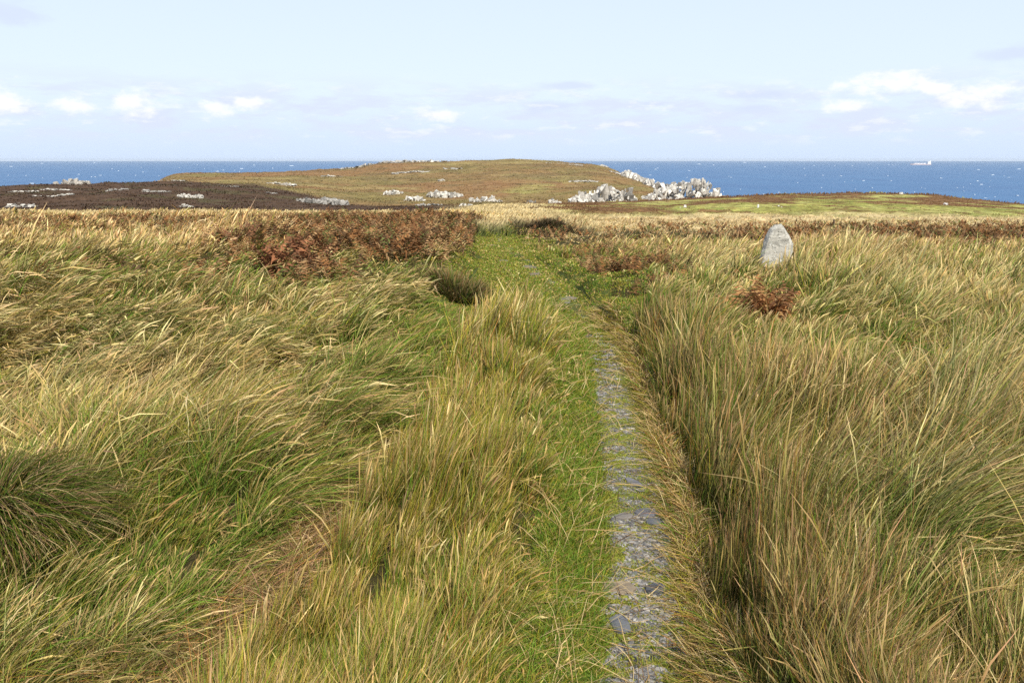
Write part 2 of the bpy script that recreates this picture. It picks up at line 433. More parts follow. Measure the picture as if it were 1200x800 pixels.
def sample(n, rmin, rmax, amax, pw=.5):
    u = rng.random(n)
    r = (rmin ** pw + u * (rmax ** pw - rmin ** pw)) ** (1 / pw)
    a = (rng.random(n) * 2 - 1) * R(amax)
    return r * np.sin(a), r * np.cos(a)

def pick(cols, weights, n):
    """random colour index by per-sample weights -> (n,3)"""
    w = np.stack(weights, 1); w = np.maximum(w, 0); w = w / w.sum(1, keepdims=True)
    c = w.cumsum(1); u = rng.random((n, 1))
    i = np.minimum((u > c).sum(1), len(cols) - 1)
    return np.array(cols)[i], i

def veg_pass(n, rmin, rmax):
    x, y = sample(n, rmin, rmax, 43)
    keep = y > .9
    x, y = x[keep], y[keep]
    # clumping: pull roots toward tussock centres
    gs = .27; ix = np.floor(x / gs); iy = np.floor(y / gs)
    cx = (ix + .15 + .7 * _h(ix, iy, 77)) * gs; cy = (iy + .15 + .7 * _h(ix, iy, 78)) * gs
    pull = .30 * sst(14, 4, y) * _h(ix, iy, 79)
    t1, t2, t3 = _h(ix, iy, 80), _h(ix, iy, 81) - .5, _h(ix, iy, 82) - .5
    jx = np.floor(x / .62 + .3 * vn(x * 2, y * 2, 90)); jy = np.floor(y / .62 + .3 * vn(x * 2, y * 2, 91))
    u1, u2, u3 = _h(jx, jy, 83), _h(jx, jy, 84) - .5, _h(jx, jy, 85) - .5
    x = x + (cx - x) * pull; y = y + (cy - y) * pull
    sr, sl, inr, inl = track_masks(x, y)
    z = terrain(x, y)
    px, row, dep = pix(x, y, z + .25)
    n = len(x)
    rnd = rng.random
    nA, nB, nC, nD = [np.clip((q - .5) * 1.9 + .5, 0, 1) for q in (fbm(x * 1.1, y * 1.1, 3, 101), fbm(x * .55, y * .45, 3, 111), fbm(x * 2.6, y * 2.6, 2, 121), fbm(x * .9 + 5, y * .6, 3, 131))]
    one = np.ones(n)
    track_y = sst(36, 26, y)
    # zones (exclusive)
    z_grav = (np.abs(sr + .0) < .20) & (y < 7.8)
    z_lit = (sr >= .20) & (sr < .25 + .14 * nC + .08 * (rnd(n) - .5)) & (y < 8.5)
    z_turf = (sr > -.36 - .10 * nC) & (sr < -.19) & (y < 9)
    z_lrut = (np.abs(sl) < (.13 + .10 * (nC - .3)) * (1 - .75 * sst(3.6, 5.0, y))) & (y < 9)
    z_fpath = (((sl > -.40 - .02 * y + .2 * (nA - .5)) & (y >= 8.6 + (nC - .5))) | ((sr > -.15) & (y >= 7.9 + (nC - .5)))) & (sr < .35 + .8 * sst(7.5, 10, y) - .5 * sst(12, 17, y) + .45 * (nA - .5)) & (y < 34)
    z_mid = (sl >= .1) & (sr <= -.34) & (y < 9.6) & ~z_turf & ~z_lrut
    z_left = (sl < .1) & ~z_fpath & ~z_lrut
    z_right = (sr > .28) & ~z_fpath & ~z_lit
    other = ~(z_grav | z_lit | z_turf | z_lrut | z_fpath | z_mid | z_left | z_right)
    Ln = np.full(n, .3); ang = np.full(n, .35); lean = np.full(n, .9); sp = np.full(n, .35)
    wts = [np.zeros(n) for _ in range(9)]   # green lime olive straw tan rust brown yel mauve
    cols = [GREEN, LIME, OLIVE, STRAW, TAN, RUST, BROWN, YEL, MAUVE]
    # --- left field
    m = z_left
    tanb = blob(px, row, 100, 400, 280, 85) + .9 * blob(px, row, 430, 320, 70, 25) + .5 * blob(px, row, 60, 700, 200, 60)
    grnb = 1.8 * blob(px, row, 240, 605, 150, 75) + 1.0 * blob(px, row, 400, 480, 90, 50) + 1.5 * blob(px, row, 475, 385, 85, 38, -20) + .4 * blob(px, row, 40, 690, 70, 40)
    olvb = blob(px, row, 230, 470, 150, 60, -25)
    shrt = blob(px, row, 160, 300, 260, 16) + blob(px, row, 470, 292, 70, 16) * .9 + blob(px, row, 330, 300, 80, 18) * .9
    redb = blob(px, row, 150, 322, 170, 12) * .9 + blob(px, row, 330, 325, 90, 18) * .8
    farb = sst(292, 272, row)
    brb = 1.1 * blob(px, row, 200, 760, 240, 55) + .9 * blob(px, row, 350, 580, 70, 110)
    vals = [1.0 + 4.5 * grnb + 1.2 * shrt - .7 * tanb + 2.4 * (nD - .5) - .6 * brb, .12 + 1.5 * shrt + 2.6 * grnb * nA, 1.0 + 1.8 * olvb + .3 * grnb + .8 * (nA - .5),
            .50 + 1.8 * tanb + .9 * farb + .9 * (nB - .5) + .1 * shrt - .4 * grnb - .3 * olvb, .42 + .8 * tanb + .8 * farb + .6 * brb - .4 * grnb, .03 + .5 * redb + .55 * farb * sst(.4, .6, nB), .12 + 1.6 * brb + .5 * redb, .30 + .5 * grnb + .2 * olvb, .14 + .12 * tanb + .15 * olvb]
    vals[0] = vals[0] * (1 - .85 * farb)
    for i in range(9): wts[i] = np.where(m, np.maximum(vals[i], .01), wts[i])
    Ln = np.where(m, (.18 + .28 * nB) * (1 - .35 * sst(-.9, -.4, sl) * sst(7, 9, y)) * (1 - .62 * np.clip(shrt, 0, 1)) * (1 - .30 * farb) * (1 - .68 * blob(px, row, 235, 612, 125, 62)) * (1 - .35 * blob(px, row, 475, 400, 80, 35)) * (1 - .6 * blob(px, row, 480, 268, 110, 22)), Ln)
    ang = np.where(m, .55 + 2.6 * (fbm(x * .7, y * .6, 2, 141) - .5) + .25 * blob(px, row, 200, 480, 200, 80) - .9 * brb * .6 - .3*blob(px,row,150,650,200,90), ang)
    lean = np.where(m, 1.24 + .6 * (nA - .5) - .35 * np.clip(farb, 0, 1) + .12 * brb - .30 * blob(px, row, 470, 385, 95, 40), lean)
    sp = np.where(m, .42 + .3 * (nC > .6), sp)
    # --- middle strip
    m = z_mid
    e = np.clip((sl - .1) / .5, 0, 1)
    vals = [.75 + 1.2 * sst(-.9, -.4, sr), .25 * one, 1.1 * one, .12 + .3 * nB, .28 + .35 * (1 - e), .14 * one + .25 * (1 - e), .08 * one, 1.2 * one, .05 * one]
    for i in range(9): wts[i] = np.where(m, np.maximum(vals[i], .01), wts[i])
    Ln = np.where(m, (.21 + .17 * nB) * (1 - .45 * sst(-.75, -.4, sr)) * (.45 + .55 * sst(9.8, 8.2, y)), Ln)
    ang = np.where(m, .25 + 1.6 * (nA - .5), ang); lean = np.where(m, .40 + .35 * (nA - .5) + .55 * sst(-.75, -.42, sr), lean); sp = np.where(m, .75, sp)
    # --- left rut : flattened dead straw
    m = z_lrut
    vals = [.5 * one, .05 * one, .6 * one, .2 * one, .9 * one, .4 * one, 1.6 * one, .1 * one, .6 * one]
    vals[0] = vals[0] + 2.0 * sst(5.2, 6.8, y); vals[6] = vals[6] * (1 - .6 * sst(5, 7, y))
    for i in range(9): wts[i] = np.where(m, vals[i], wts[i])
    Ln = np.where(m, .26, Ln); lean = np.where(m, 1.45, lean); sp = np.where(m, .8, sp); ang = np.where(m, .1, ang)
    # --- litter right of the gravel
    m = z_lit
    vals = [.45 * one, .1 * one, .5 * one, .9 * one, 1.5 * one, .35 * one, .6 * one, .5 * one, .1 * one]
    for i in range(9): wts[i] = np.where(m, vals[i], wts[i])
    Ln = np.where(m, .12, Ln); lean = np.where(m, 1.25, lean); sp = np.where(m, 1.3, sp); ang = np.where(m, 2.9, ang)
    # --- turf
    m = z_turf | z_fpath
    fy = sst(9, 14, y)
    vals = [1.6 * one - .3 * fy, .8 * one, .8 * one + .3 * fy, .18 + .35 * fy * nA, .35 * one + .5 * fy, .03 * one, .10 * one, .4 * one, .02 * one]
    for i in range(9): wts[i] = np.where(m, vals[i], wts[i])
    Ln = np.where(m, np.where(z_fpath, .022 + .03 * nA, .07), Ln); lean = np.where(m, 1.0, lean); sp = np.where(m, 1.6, sp)
    # --- right
    m = z_right
    wall = sst(.95, .35, sr) * sst(12, 8, y)
    bank = sst(7.5, 10, y) * sst(3.3, 1.2, sr) * sst(26, 18, y)
    tn = blob(px, row, 1080, 340, 170, 45) + .9 * blob(px, row, 830, 310, 70, 25) + .8 * blob(px, row, 760, 258, 200, 14)
    farr = sst(283, 272, row)
    gr = blob(px, row, 1040, 400, 110, 28) + 1.2 * blob(px, row, 1090, 650, 110, 100) + .9 * blob(px, row, 820, 350, 60, 30)
    vals = [.85 + 1.5 * wall + 3.0 * gr + 1.4 * bank + 1.8 * (nD - .5), .05 + .35 * bank, .95 + .4 * bank - .3 * tn,
            .50 + 2.2 * tn + .8 * (nB - .45) - .25 * wall + .6 * farr - .25 * bank, .40 + .8 * tn + .9 * farr - .25 * bank - .2 * wall, .22 + .45 * wall, .14 + .9 * wall, .16 + .45 * wall * nC, .95 + .35 * wall - .6 * bank - .4 * tn + .8 * (nB - .5)]
    for i in range(9): wts[i] = np.where(m, np.maximum(vals[i], .01), wts[i])
    stn = blob(px, row, 900, 338, 52, 42)
    Ln = np.where(m, (.31 + .23 * nB + .10 * wall) * (1 - .55 * bank) * (1 - .80 * farr) * (1 - .55 * sst(.55 + .25 * (nC - .5), .26, sr)) * (1 - .25 * sst(9, 14, y)) * (1 - .72 * stn) * (1 + .55 * blob(px, row, 1000, 296, 70, 14)), Ln)
    ang = np.where(m, .50 + 1.5 * (fbm(x * .5, y * .5, 2, 151) - .5) + .3 * wall, ang)
    lean = np.where(m, .90 - .40 * wall + .6 * (nA - .5) + .25 * gr - .1 * tn, lean); sp = np.where(m, .42 + .2 * wall, sp)
    # --- assemble
    fac = [1 + 1.6 * t2, 1 + 0 * t2, 1 + 1.0 * u3, 1 - 1.5 * u2, 1 - 1.2 * t2, 1 + 1.2 * t3, 1 + 1.0 * u2, 1 + 1.2 * t3, 1 + 1.4 * u3]
    wts = [np.maximum(w_ * f_, .005) for w_, f_ in zip(wts, fac)]
    ct, ci = pick(cols, wts, n)
    L_ = Ln * (.50 + .75 * rnd(n)) * (.72 + .56 * nC)
    fine = rnd(n)
    tall = (z_left | z_right | z_mid).astype(float)
    L_ = L_ * (1 + tall * (.75 * (t1 - .5) + .4 * (u1 - .5)))
    ang = ang + tall * (.55 * t2 + .7 * u2); lean = lean * (1 + tall * (.30 * t3 + .30 * u3))
    L_ = np.where(rnd(n) < .04, L_ * 1.35, L_)
    a = ang + rng.normal(0, 1, n) * sp
    lying = (z_lrut | z_lit)
    a = np.where((fine < .16) & ~lying, ang + rng.normal(0, 1.3, n), a)
    a = np.where(lying & (rnd(n) < .8), rnd(n) * 6.28, a)
    p0 = np.clip(lean * .45 + rng.normal(0, .16, n), 0, 1.5); p1 = np.clip(lean * 1.30 + rng.normal(0, .25, n), .05, 1.95)
    flat = z_lrut
    p0 = np.where(flat, 1.35 + rng.normal(0, .1, n), p0); p1 = np.where(flat, 1.55, p1)
    W = np.maximum(.0011 + .0016 * rnd(n), dep / (F * .853) * (.42 + .42 * rnd(n)))
    W = np.where(z_fpath | z_turf, W * 1.1, W)
    # green roots, dry tips; roots also painted darker for shade between the blades
    dry = np.isin(ci, [3, 4, 8]); brn = np.isin(ci, [5, 6])
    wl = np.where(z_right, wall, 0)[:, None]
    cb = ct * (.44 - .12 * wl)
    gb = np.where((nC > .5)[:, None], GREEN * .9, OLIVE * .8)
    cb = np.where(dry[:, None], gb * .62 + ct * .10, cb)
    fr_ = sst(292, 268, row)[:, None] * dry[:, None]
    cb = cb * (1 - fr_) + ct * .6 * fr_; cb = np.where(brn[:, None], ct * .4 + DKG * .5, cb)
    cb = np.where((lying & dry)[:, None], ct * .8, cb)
    greenish = np.isin(ci, [0, 2, 7])
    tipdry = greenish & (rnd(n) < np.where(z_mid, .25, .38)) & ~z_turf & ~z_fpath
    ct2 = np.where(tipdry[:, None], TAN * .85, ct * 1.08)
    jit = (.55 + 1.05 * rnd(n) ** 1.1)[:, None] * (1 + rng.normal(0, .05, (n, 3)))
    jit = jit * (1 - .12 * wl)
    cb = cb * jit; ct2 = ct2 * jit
    head = (dry | tipdry) & (rnd(n) < .5) & ~lying
    zr = z - .01 + np.where(flat, .02 + .03 * rnd(n), 0)
    sel = ~(z_grav | other) & (L_ > .02) & (y < 44)
    # sparse growth in the gravel and in front of the eye
    sel &= ~(lying & (rnd(n) < .25))
    out = []
    d = np.hypot(x, y)
    for lo, hi, ns in ((0, 4.5, 5), (4.5, 11, 4), (11, 99, 3)):
        k = sel & (d >= lo) & (d < hi)
    kinds = (z_left | z_lrut)
    return x, y, zr, L_, a, p0, p1, W, cb, ct2, head, sel, d, dict(left_grass=z_left | z_lrut, mid=z_mid, turf=z_turf | z_fpath | z_lit, right=z_right)
reg = []
NB = 980000
x, y, zr, L_, a, p0, p1, W, cb, ct2, head, sel, d, Z_ = None, None, None, None, None, None, None, None, None, None, None, None, None, None
def build_veg():
    global x, y
    r = veg_pass(NB, 1.0, 44.0)
    x, y, zr, L_, a, p0, p1, W, cb, ct2, head, sel, d, Z_ = r
    names = dict(left_grass=('windswept_grass', 'long windswept grass lying over in swirls left of the track'),
                 mid=('rush_grass', 'upright olive grass standing in the strip between the two ruts'),
                 turf=('short_grass', 'short green turf and dry straw along the path'),
                 right=('seeding_grass', 'tall seeding straw-tipped grass right of the gravel path'))
    for key, msk in Z_.items():
        parts = []
        for lo, hi, ns in ((0, 4.5, 5), (4.5, 11, 4), (11, 99, 3)):
            k = sel & msk & (d >= lo) & (d < hi)
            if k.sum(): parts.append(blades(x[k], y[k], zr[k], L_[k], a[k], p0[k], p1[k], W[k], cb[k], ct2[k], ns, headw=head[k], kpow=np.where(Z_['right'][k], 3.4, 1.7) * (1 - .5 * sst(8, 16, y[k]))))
        o = mesh_quads(names[key][0], *join(parts), M_GRASS, 'stuff')
        tag(o, names[key][1], None)
build_veg()

# extra short turf and litter on the track corridor
def corridor(n, ymax, s0, s1, base):
    y = np.exp(rng.random(n) * math.log(ymax / 1.2)) * 1.2
    s = s0 + (s1 - s0) * rng.random(n)
    return (xr(y) if base == 'r' else xl(y)) + s, y
def simple(name, label, x, y, L0, L1, p0, p1, cols, w, ang=None, spread=9, wmin=.003, nseg=3, dz=0):
    n = len(x); z = terrain(x, y) - .004 + dz
    dep = pix(x, y, z)[2]
    ct, ci = pick(cols, [np.full(n, q) for q in w], n)
    a_ = (rng.random(n) * 6.283) if ang is None else ang + rng.normal(0, spread, n)
    L_ = L0 + (L1 - L0) * rng.random(n) ** 1.4
    W_ = np.maximum(wmin * (.7 + .6 * rng.random(n)), dep / (F * .853) * .6)
    j = (.8 + .4 * rng.random(n))[:, None]
    return blades(x, y, z, L_, a_, np.clip(p0 + rng.normal(0, .25, n), 0, 1.56), np.clip(p1 + rng.normal(0, .25, n), 0, 1.75), W_, ct * .7 * j, ct * j, nseg)
parts = []
x, y = corridor(100000, 9.5, -.44, -.14, 'r')
parts.append(simple('', '', x, y, .03, .085, .6, 1.2, [GREEN, LIME, OLIVE, YEL, TAN], [1.6, 1.2, .6, .6, .3]))
x, y = corridor(22000, 9.5, .16, .36, 'r')
parts.append(simple('', '', x, y, .05, .22, 1.2, 1.5, [STRAW, TAN, BROWN, RUST, OLIVE, YEL, GREEN], [1, 1.5, .5, .35, .8, 1.0, .7], dz=.012))
x, y = corridor(22000, 6, -.2, .2, 'l')
parts.append(simple('', '', x, y, .08, .30, 1.4, 1.52, [STRAW, TAN, BROWN, MAUVE, RUST, GREEN], [.3, 1.0, 1.4, .6, .35, .4], ang=.2, spread=.9, dz=.02))
n = 190000
y = 7.7 + 26 * rng.random(n) ** 1.4; u = rng.random(n)
lo = xl(y) - .5 - .01 * y; hi = xr(y) + .55 + .6 * sst(8, 11, y)
x = lo + (hi - lo) * u
k = ~((np.abs(x - xr(y)) < .13) & (fbm(x * 5, y * 2.2, 3, 500) > .56) & (y < 24)) & ((x > xr(y) - .3) | (y > 8.6))
parts.append(simple('', '', x[k], y[k], .02, .055, .6, 1.2, [GREEN, LIME, OLIVE, YEL, TAN], [1.3, .9, 1.0, .7, .9]))
# long stray stems across the turf
x, y = corridor(2600, 10, -.42, -.16, 'r')
parts.append(simple('', '', x, y, .12, .35, .9, 1.5, [STRAW, TAN, GREEN, OLIVE], [1, 1, 1, 1]))
x, y = corridor(900, 10, -.12, .12, 'r')
parts.append(simple('', '', x, y, .05, .28, 1.45, 1.55, [STRAW, TAN, BROWN], [1, 1, .6], dz=.022))
tag(mesh_quads('turf_grass', *join(parts), M_GRASS, 'stuff'), 'fine cropped turf with dead straw lying over both ruts', None)
# moss tufts in the gravel
n = 80000
x, y = corridor(n, 9.5, -.21, .21, 'r')
k = fbm(x * 9, y * 16, 4, 161) + .16 * np.abs((x - xr(y)) / .19) ** 2 + .04 * sst(4, 8, y) > .465
V_, F_, C_ = simple('', '', x[k], y[k], .008, .022, .3, 1.1, [c3(.36, .37, .05), LIME, OLIVE, c3(.26, .26, .04)], [1.4, .8, .5, 1], dz=.012, wmin=.004)
tag(mesh_quads('moss', V_, F_, C_, M_GRASS, 'stuff'), 'yellow-green moss growing in patches through the gravel', None)

# ------------------------------------------------------------------ slate chips
def hull_template(npts, sx, sy, sz, seed, power=1.0):
    rr = random.Random(seed); bm = bmesh.new()
    for _ in range(npts):
        v = Vector((rr.gauss(0, 1), rr.gauss(0, 1), rr.gauss(0, 1))).normalized() * (.8 + .3 * rr.random())
        bm.verts.new((v.x * sx, v.y * sy, max(-sz, min(sz, v.z * sz * 1.6))))
    r = bmesh.ops.convex_hull(bm, input=bm.verts)
    bmesh.ops.delete(bm, geom=[g for g in set(r['geom_interior'] + r['geom_unused']) if isinstance(g, bmesh.types.BMVert)], context='VERTS')
    bmesh.ops.triangulate(bm, faces=bm.faces)
    bm.verts.index_update()
    V = np.array([v.co[:] for v in bm.verts]); Ft = np.array([[v.index for v in f.verts] for f in bm.faces])
    bm.free(); return V, Ft
CHIPS = [hull_template(14, 1, .75, .22, s) for s in range(14)]
ROCKS = [hull_template(8 + s % 4, 1, .62 + .03 * (s % 5), 1.0, 100 + s) for s in range(18)]
def scatter(templates, pos, scale, eul, cols):
    out = []; n = len(pos); ti = rng.integers(0, len(templates), n)
    cz, sz = np.cos(eul[:, 2]), np.sin(eul[:, 2]); cx, sx = np.cos(eul[:, 0]), np.sin(eul[:, 0]); cy, sy = np.cos(eul[:, 1]), np.sin(eul[:, 1])
    for k, (TV, TF) in enumerate(templates):
        m = np.where(ti == k)[0]
        if not len(m): continue
        v = TV[None] * scale[m][:, None, :]
        X, Y, Zz = v[..., 0], v[..., 1], v[..., 2]
        a_, b_ = cx[m][:, None], sx[m][:, None]; Y, Zz = Y * a_ - Zz * b_, Y * b_ + Zz * a_
        a_, b_ = cy[m][:, None], sy[m][:, None]; X, Zz = X * a_ + Zz * b_, -X * b_ + Zz * a_
        a_, b_ = cz[m][:, None], sz[m][:, None]; X, Y = X * a_ - Y * b_, X * b_ + Y * a_
        v = np.stack([X, Y, Zz], -1) + pos[m][:, None, :]
        f = TF[None] + (np.arange(len(m)) * len(TV))[:, None, None]
        c = np.repeat(cols[m][:, None, :], len(TV), 1)
        out.append((v.reshape(-1, 3), f.reshape(-1, 3), c.reshape(-1, 3)))
    return join(out)
n = 22000
x, y = corridor(n, 8.2, -.19, .19, 'r')
k = fbm(x * 9, y * 16, 4, 161) + .16 * np.abs((x - xr(y)) / .19) ** 2 + .04 * sst(4, 8, y) < .535
x, y = x[k], y[k]; n = len(x)
s = .0045 + .009 * rng.random(n) ** 2.5 + (rng.random(n) < .03) * .008
s = s * (1 + .03 * y)
pos = np.stack([x, y, terrain(x, y) + .012 + .002 * rng.random(n)], 1)
sc = np.stack([s, s, s * .8], 1)
eul = np.stack([rng.normal(0, .16, n), rng.normal(0, .16, n), rng.random(n) * 6.28], 1)
cc, _ = pick([c3(.25, .24, .225), c3(.36, .34, .31), c3(.15, .15, .155), c3(.31, .25, .18), c3(.48, .45, .40)], [np.full(n, w) for w in (1.3, 1.2, .9, .7, .35)], n)
cc = cc * (.62 + .36 * rng.random(n))[:, None]
tag(mesh_tris('gravel', *scatter(CHIPS, pos, sc, eul, cc), M_SLATE, 'stuff'), 'loose chips of grey slate covering the path', None)

def slab(px, row, w, l, rot, col, label, hgt=.018, seed=1, group=None):
    X, Y, Zg = unproj(px, row)
    r = random.Random(seed); bm = bmesh.new()
    K = 7; pts = []
    for i in range(K):
        t = (i + .35 * (r.random() - .5)) / K * 2 * math.pi
        c, s_ = math.cos(t), math.sin(t)
        q = 1 / max(abs(c), abs(s_)) ** .75
        pts.append((c * w / 2 * q * (.88 + .2 * r.random()), s_ * l / 2 * q * (.88 + .2 * r.random())))
    bot = [bm.verts.new((p[0], p[1], -.03)) for p in pts]; top = [bm.verts.new((p[0] * .95, p[1] * .95, hgt * (.9 + .1 * r.random()))) for p in pts]
    bm.faces.new(top); bm.faces.new(bot[::-1])
    for i in range(K): bm.faces.new((bot[i], bot[(i + 1) % K], top[(i + 1) % K], top[i]))
    bmesh.ops.bevel(bm, geom=[e for e in bm.edges if all(v in top for v in e.verts)], offset=.003, segments=1, affect='EDGES')
    me = bpy.data.meshes.new('slate_slab'); bm.to_mesh(me); bm.free()
    at = me.color_attributes.new('Col', 'FLOAT_COLOR', 'POINT')
    at.data.foreach_set('color', np.tile(np.array([*(.74 * q * w_ for q, w_ in zip(col, (1.06, .98, .86))), 1], np.float32), len(me.vertices)))
    me.materials.append(M_SLATE)
    o = bpy.data.objects.new('slate_slab', me); COL.objects.link(o)
    o.location = (X, Y, float(terrain(np.array([X]), np.array([Y]))[0]) + .006); o.rotation_euler = (R(2), R(-1), R(rot))
    tag(o, label, 'stone slab', group)
slab(727, 714, .075, .12, 8, (.17, .19, .23), 'blue-grey rectangular slate slab set lengthwise in the near gravel', seed=3)
slab(727, 672, .14, .085, -8, (.27, .235, .19), 'tan weathered flat slab beside the darker slate on the path', seed=5)
slab(768, 673, .085, .065, 5, (.11, .125, .16), 'dark blue slate slab just right of the tan slab', seed=7)
slab(743, 554, .06, .14, 30, (.19, .20, .24), 'long narrow grey slate slab halfway down the gravel', seed=9)
slab(757, 590, .11, .10, -20, (.17, .18, .215), 'mid-grey slate slab with broken corners midway along gravel', seed=11)
slab(731, 594, .10, .06, 12, (.24, .235, .235), 'pale grey slate slab left of the broken-cornered one', seed=13)
slab(766, 600, .08, .05, 4, (.15, .17, .21), 'small dark slate slab at right edge of the gravel', seed=15)

# pale flat stones showing in the far grass path
for i, (p_, r_, w_, lab) in enumerate([(627, 318, .28, 'pale flat stone lying in the turf where the path bends'), (620, 309, .26, 'grey flat stone beyond the pale one at the path bend'),
        (592, 302, .22, 'flat path stone between the bend and the bracken'), (668, 344, .16, 'small flat stone in the turf before the bend'), (580, 285, .4, 'worn grey stone patch in the farthest stretch of the path')]):
    slab(p_, r_, w_, w_ * 1.3, 20 * i, (.24, .22, .19), lab, hgt=.008, seed=30 + i)

# ------------------------------------------------------------------ rocks
def ground_at(px, row): return unproj(px, row)
def outcrop(name, label, prof, Y=None, depth=None, n=60, size=(1, 2.5), col=(.52, .49, .45), group=None, cat='rock outcrop', sink=.35, seed=0, gap=0):
    """prof: list of (px, base_row, top_row); each rock stands on the terrain below the profile"""
    global rng
    prng = np.random.default_rng(1000 + seed)
    P = np.array(prof, float)
    if Y is None:
        mid = P[len(P) // 2]; Y = unproj(mid[0], mid[1])[1]
    wpx = P[-1, 0] - P[0, 0]
    W_ = wpx * Y / 966
    depth = depth or max(2.0, W_ * .25)
    u = prng.random(n); px = P[0, 0] + wpx * u
    yy = Y + (prng.random(n) - .35) * depth
    xx = (px - 600) / 965.7 * yy
    g = terrain(xx, yy)
    top = row2z(np.interp(px, P[:, 0], P[:, 2]), yy)
    h = np.maximum(top - g, .25)
    lev = prng.random(n) ** .8
    if gap: 
        pass
    s = size[0] + (size[1] - size[0]) * prng.random(n) ** 1.6
    s = np.minimum(s, h * .8 + .3)
    zz = g + np.maximum(0, h * lev - s * .9)
    zz = np.where(prng.random(n) < .3, g, zz)
    pos = np.stack([xx, yy, zz + s * (.3 - sink * .3)], 1)
    sc = np.stack([s * (.6 + .6 * prng.random(n)), s * (.7 + .5 * prng.random(n)), s * (.65 + .55 * prng.random(n))], 1)
    eul = np.stack([prng.normal(0, .3, n), prng.normal(.15, .3, n), prng.normal(.3, .8, n)], 1)
    if (P[:, 1] - P[:, 2]).max() < 4.6 and Y < 600:
        sc = sc * np.array([1.9, 1.1, .42]); eul[:, :2] *= .4; eul[:, 2] = prng.normal(0, .3, n)
    cc = np.array(col)[None] * (.62 + .55 * prng.random(n))[:, None] * np.where(prng.random(n) < .2, .4, 1)[:, None]
    # core boulders under the loose ones so the mass is solid
    if True:
        k = max(2, int(wpx / 5)); pc = np.linspace(P[0, 0] + 2, P[-1, 0] - 2, k) + prng.normal(0, .8, k)
        yc = Y + depth * .25 + np.zeros(k); xc = (pc - 600) / 965.7 * yc; gc_ = terrain(xc, yc)
        hc = np.maximum(row2z(np.interp(pc, P[:, 0], P[:, 2]), yc) - gc_, .3) * (.92 if h.max() > 2.5 else .45) * (.8 + .3 * prng.random(k))
        pos = np.concatenate([pos, np.stack([xc, yc, gc_ + hc * .2], 1)])
        sw = np.maximum(W_ / k * .95, .4) + 0 * pc
        sc = np.concatenate([sc, np.stack([sw, sw * 1.4, hc * .9], 1)]); eul = np.concatenate([eul, np.stack([0 * pc, .2 + 0 * pc, prng.random(k) * 6], 1)])
        cc = np.concatenate([cc, np.tile(np.array((.38, .35, .30) if h.max() > 2.5 else (.34, .31, .26)), (k, 1))])
    save = rng; rng = prng
    V, Ft, C = scatter(ROCKS, pos, sc, eul, cc)
    rng = save
    org = V.mean(0); org[2] = V[:, 2].min()
    o = mesh_tris(name, V - org, Ft, C, M_ROCK_FAR); o.location = org
    tag(o, label, cat, group)
    return o
WH = (.66, .63, .56)
outcrop('rock_crag', 'large jagged white crag standing at the seaward end of the headland',
        [(754, 236, 235), (762, 236, 229), (770, 236, 223), (785, 236, 218), (800, 236, 213), (812, 236, 209), (822, 236, 209), (835, 236, 214), (843, 236, 222), (850, 236, 233)], Y=300, depth=16, n=430, size=(.5, 1.8), col=WH, seed=1)
outcrop('rock_crag', 'broad white broken crag on the slope left of the largest crag',
        [(670, 237, 233), (683, 237, 225), (697, 237, 221), (706, 237, 215), (718, 237, 220), (730, 237, 224), (738, 237, 219), (747, 238, 232)], Y=262, depth=14, n=190, size=(.45, 1.8), col=WH, seed=2)
outcrop('rock_outcrop', 'small square white outcrop between the two big crags', [(764, 236, 230), (768, 236, 223), (775, 236, 223), (779, 236, 232)], Y=280, n=26, size=(.5, 1.3), col=WH, seed=3)
ridge = [((732, 746), (198, 210), 540, 'pale boulders at the top of the stepped ridge above the sea'), ((744, 758), (204, 213), 500, 'ridge boulders just below the topmost pale ones'),
         ((756, 772), (209, 217), 470, 'boulders midway down the stepped sea ridge'), ((770, 786), (213, 221), 430, 'boulders in the lower half of the stepped sea ridge'),
         ((784, 800), (217, 225), 400, 'lowest ridge boulders touching the largest crag')]
for i, ((a0, a1), (t0, b0), Yd, lab) in enumerate(ridge):
    outcrop('rock_outcrop', lab, [(a0, b0, t0), ((a0 + a1) / 2, b0, t0 + 1), (a1, b0, t0 + 5)], Y=Yd, depth=8, n=26, size=(.9, 2.4), col=WH, seed=10 + i)
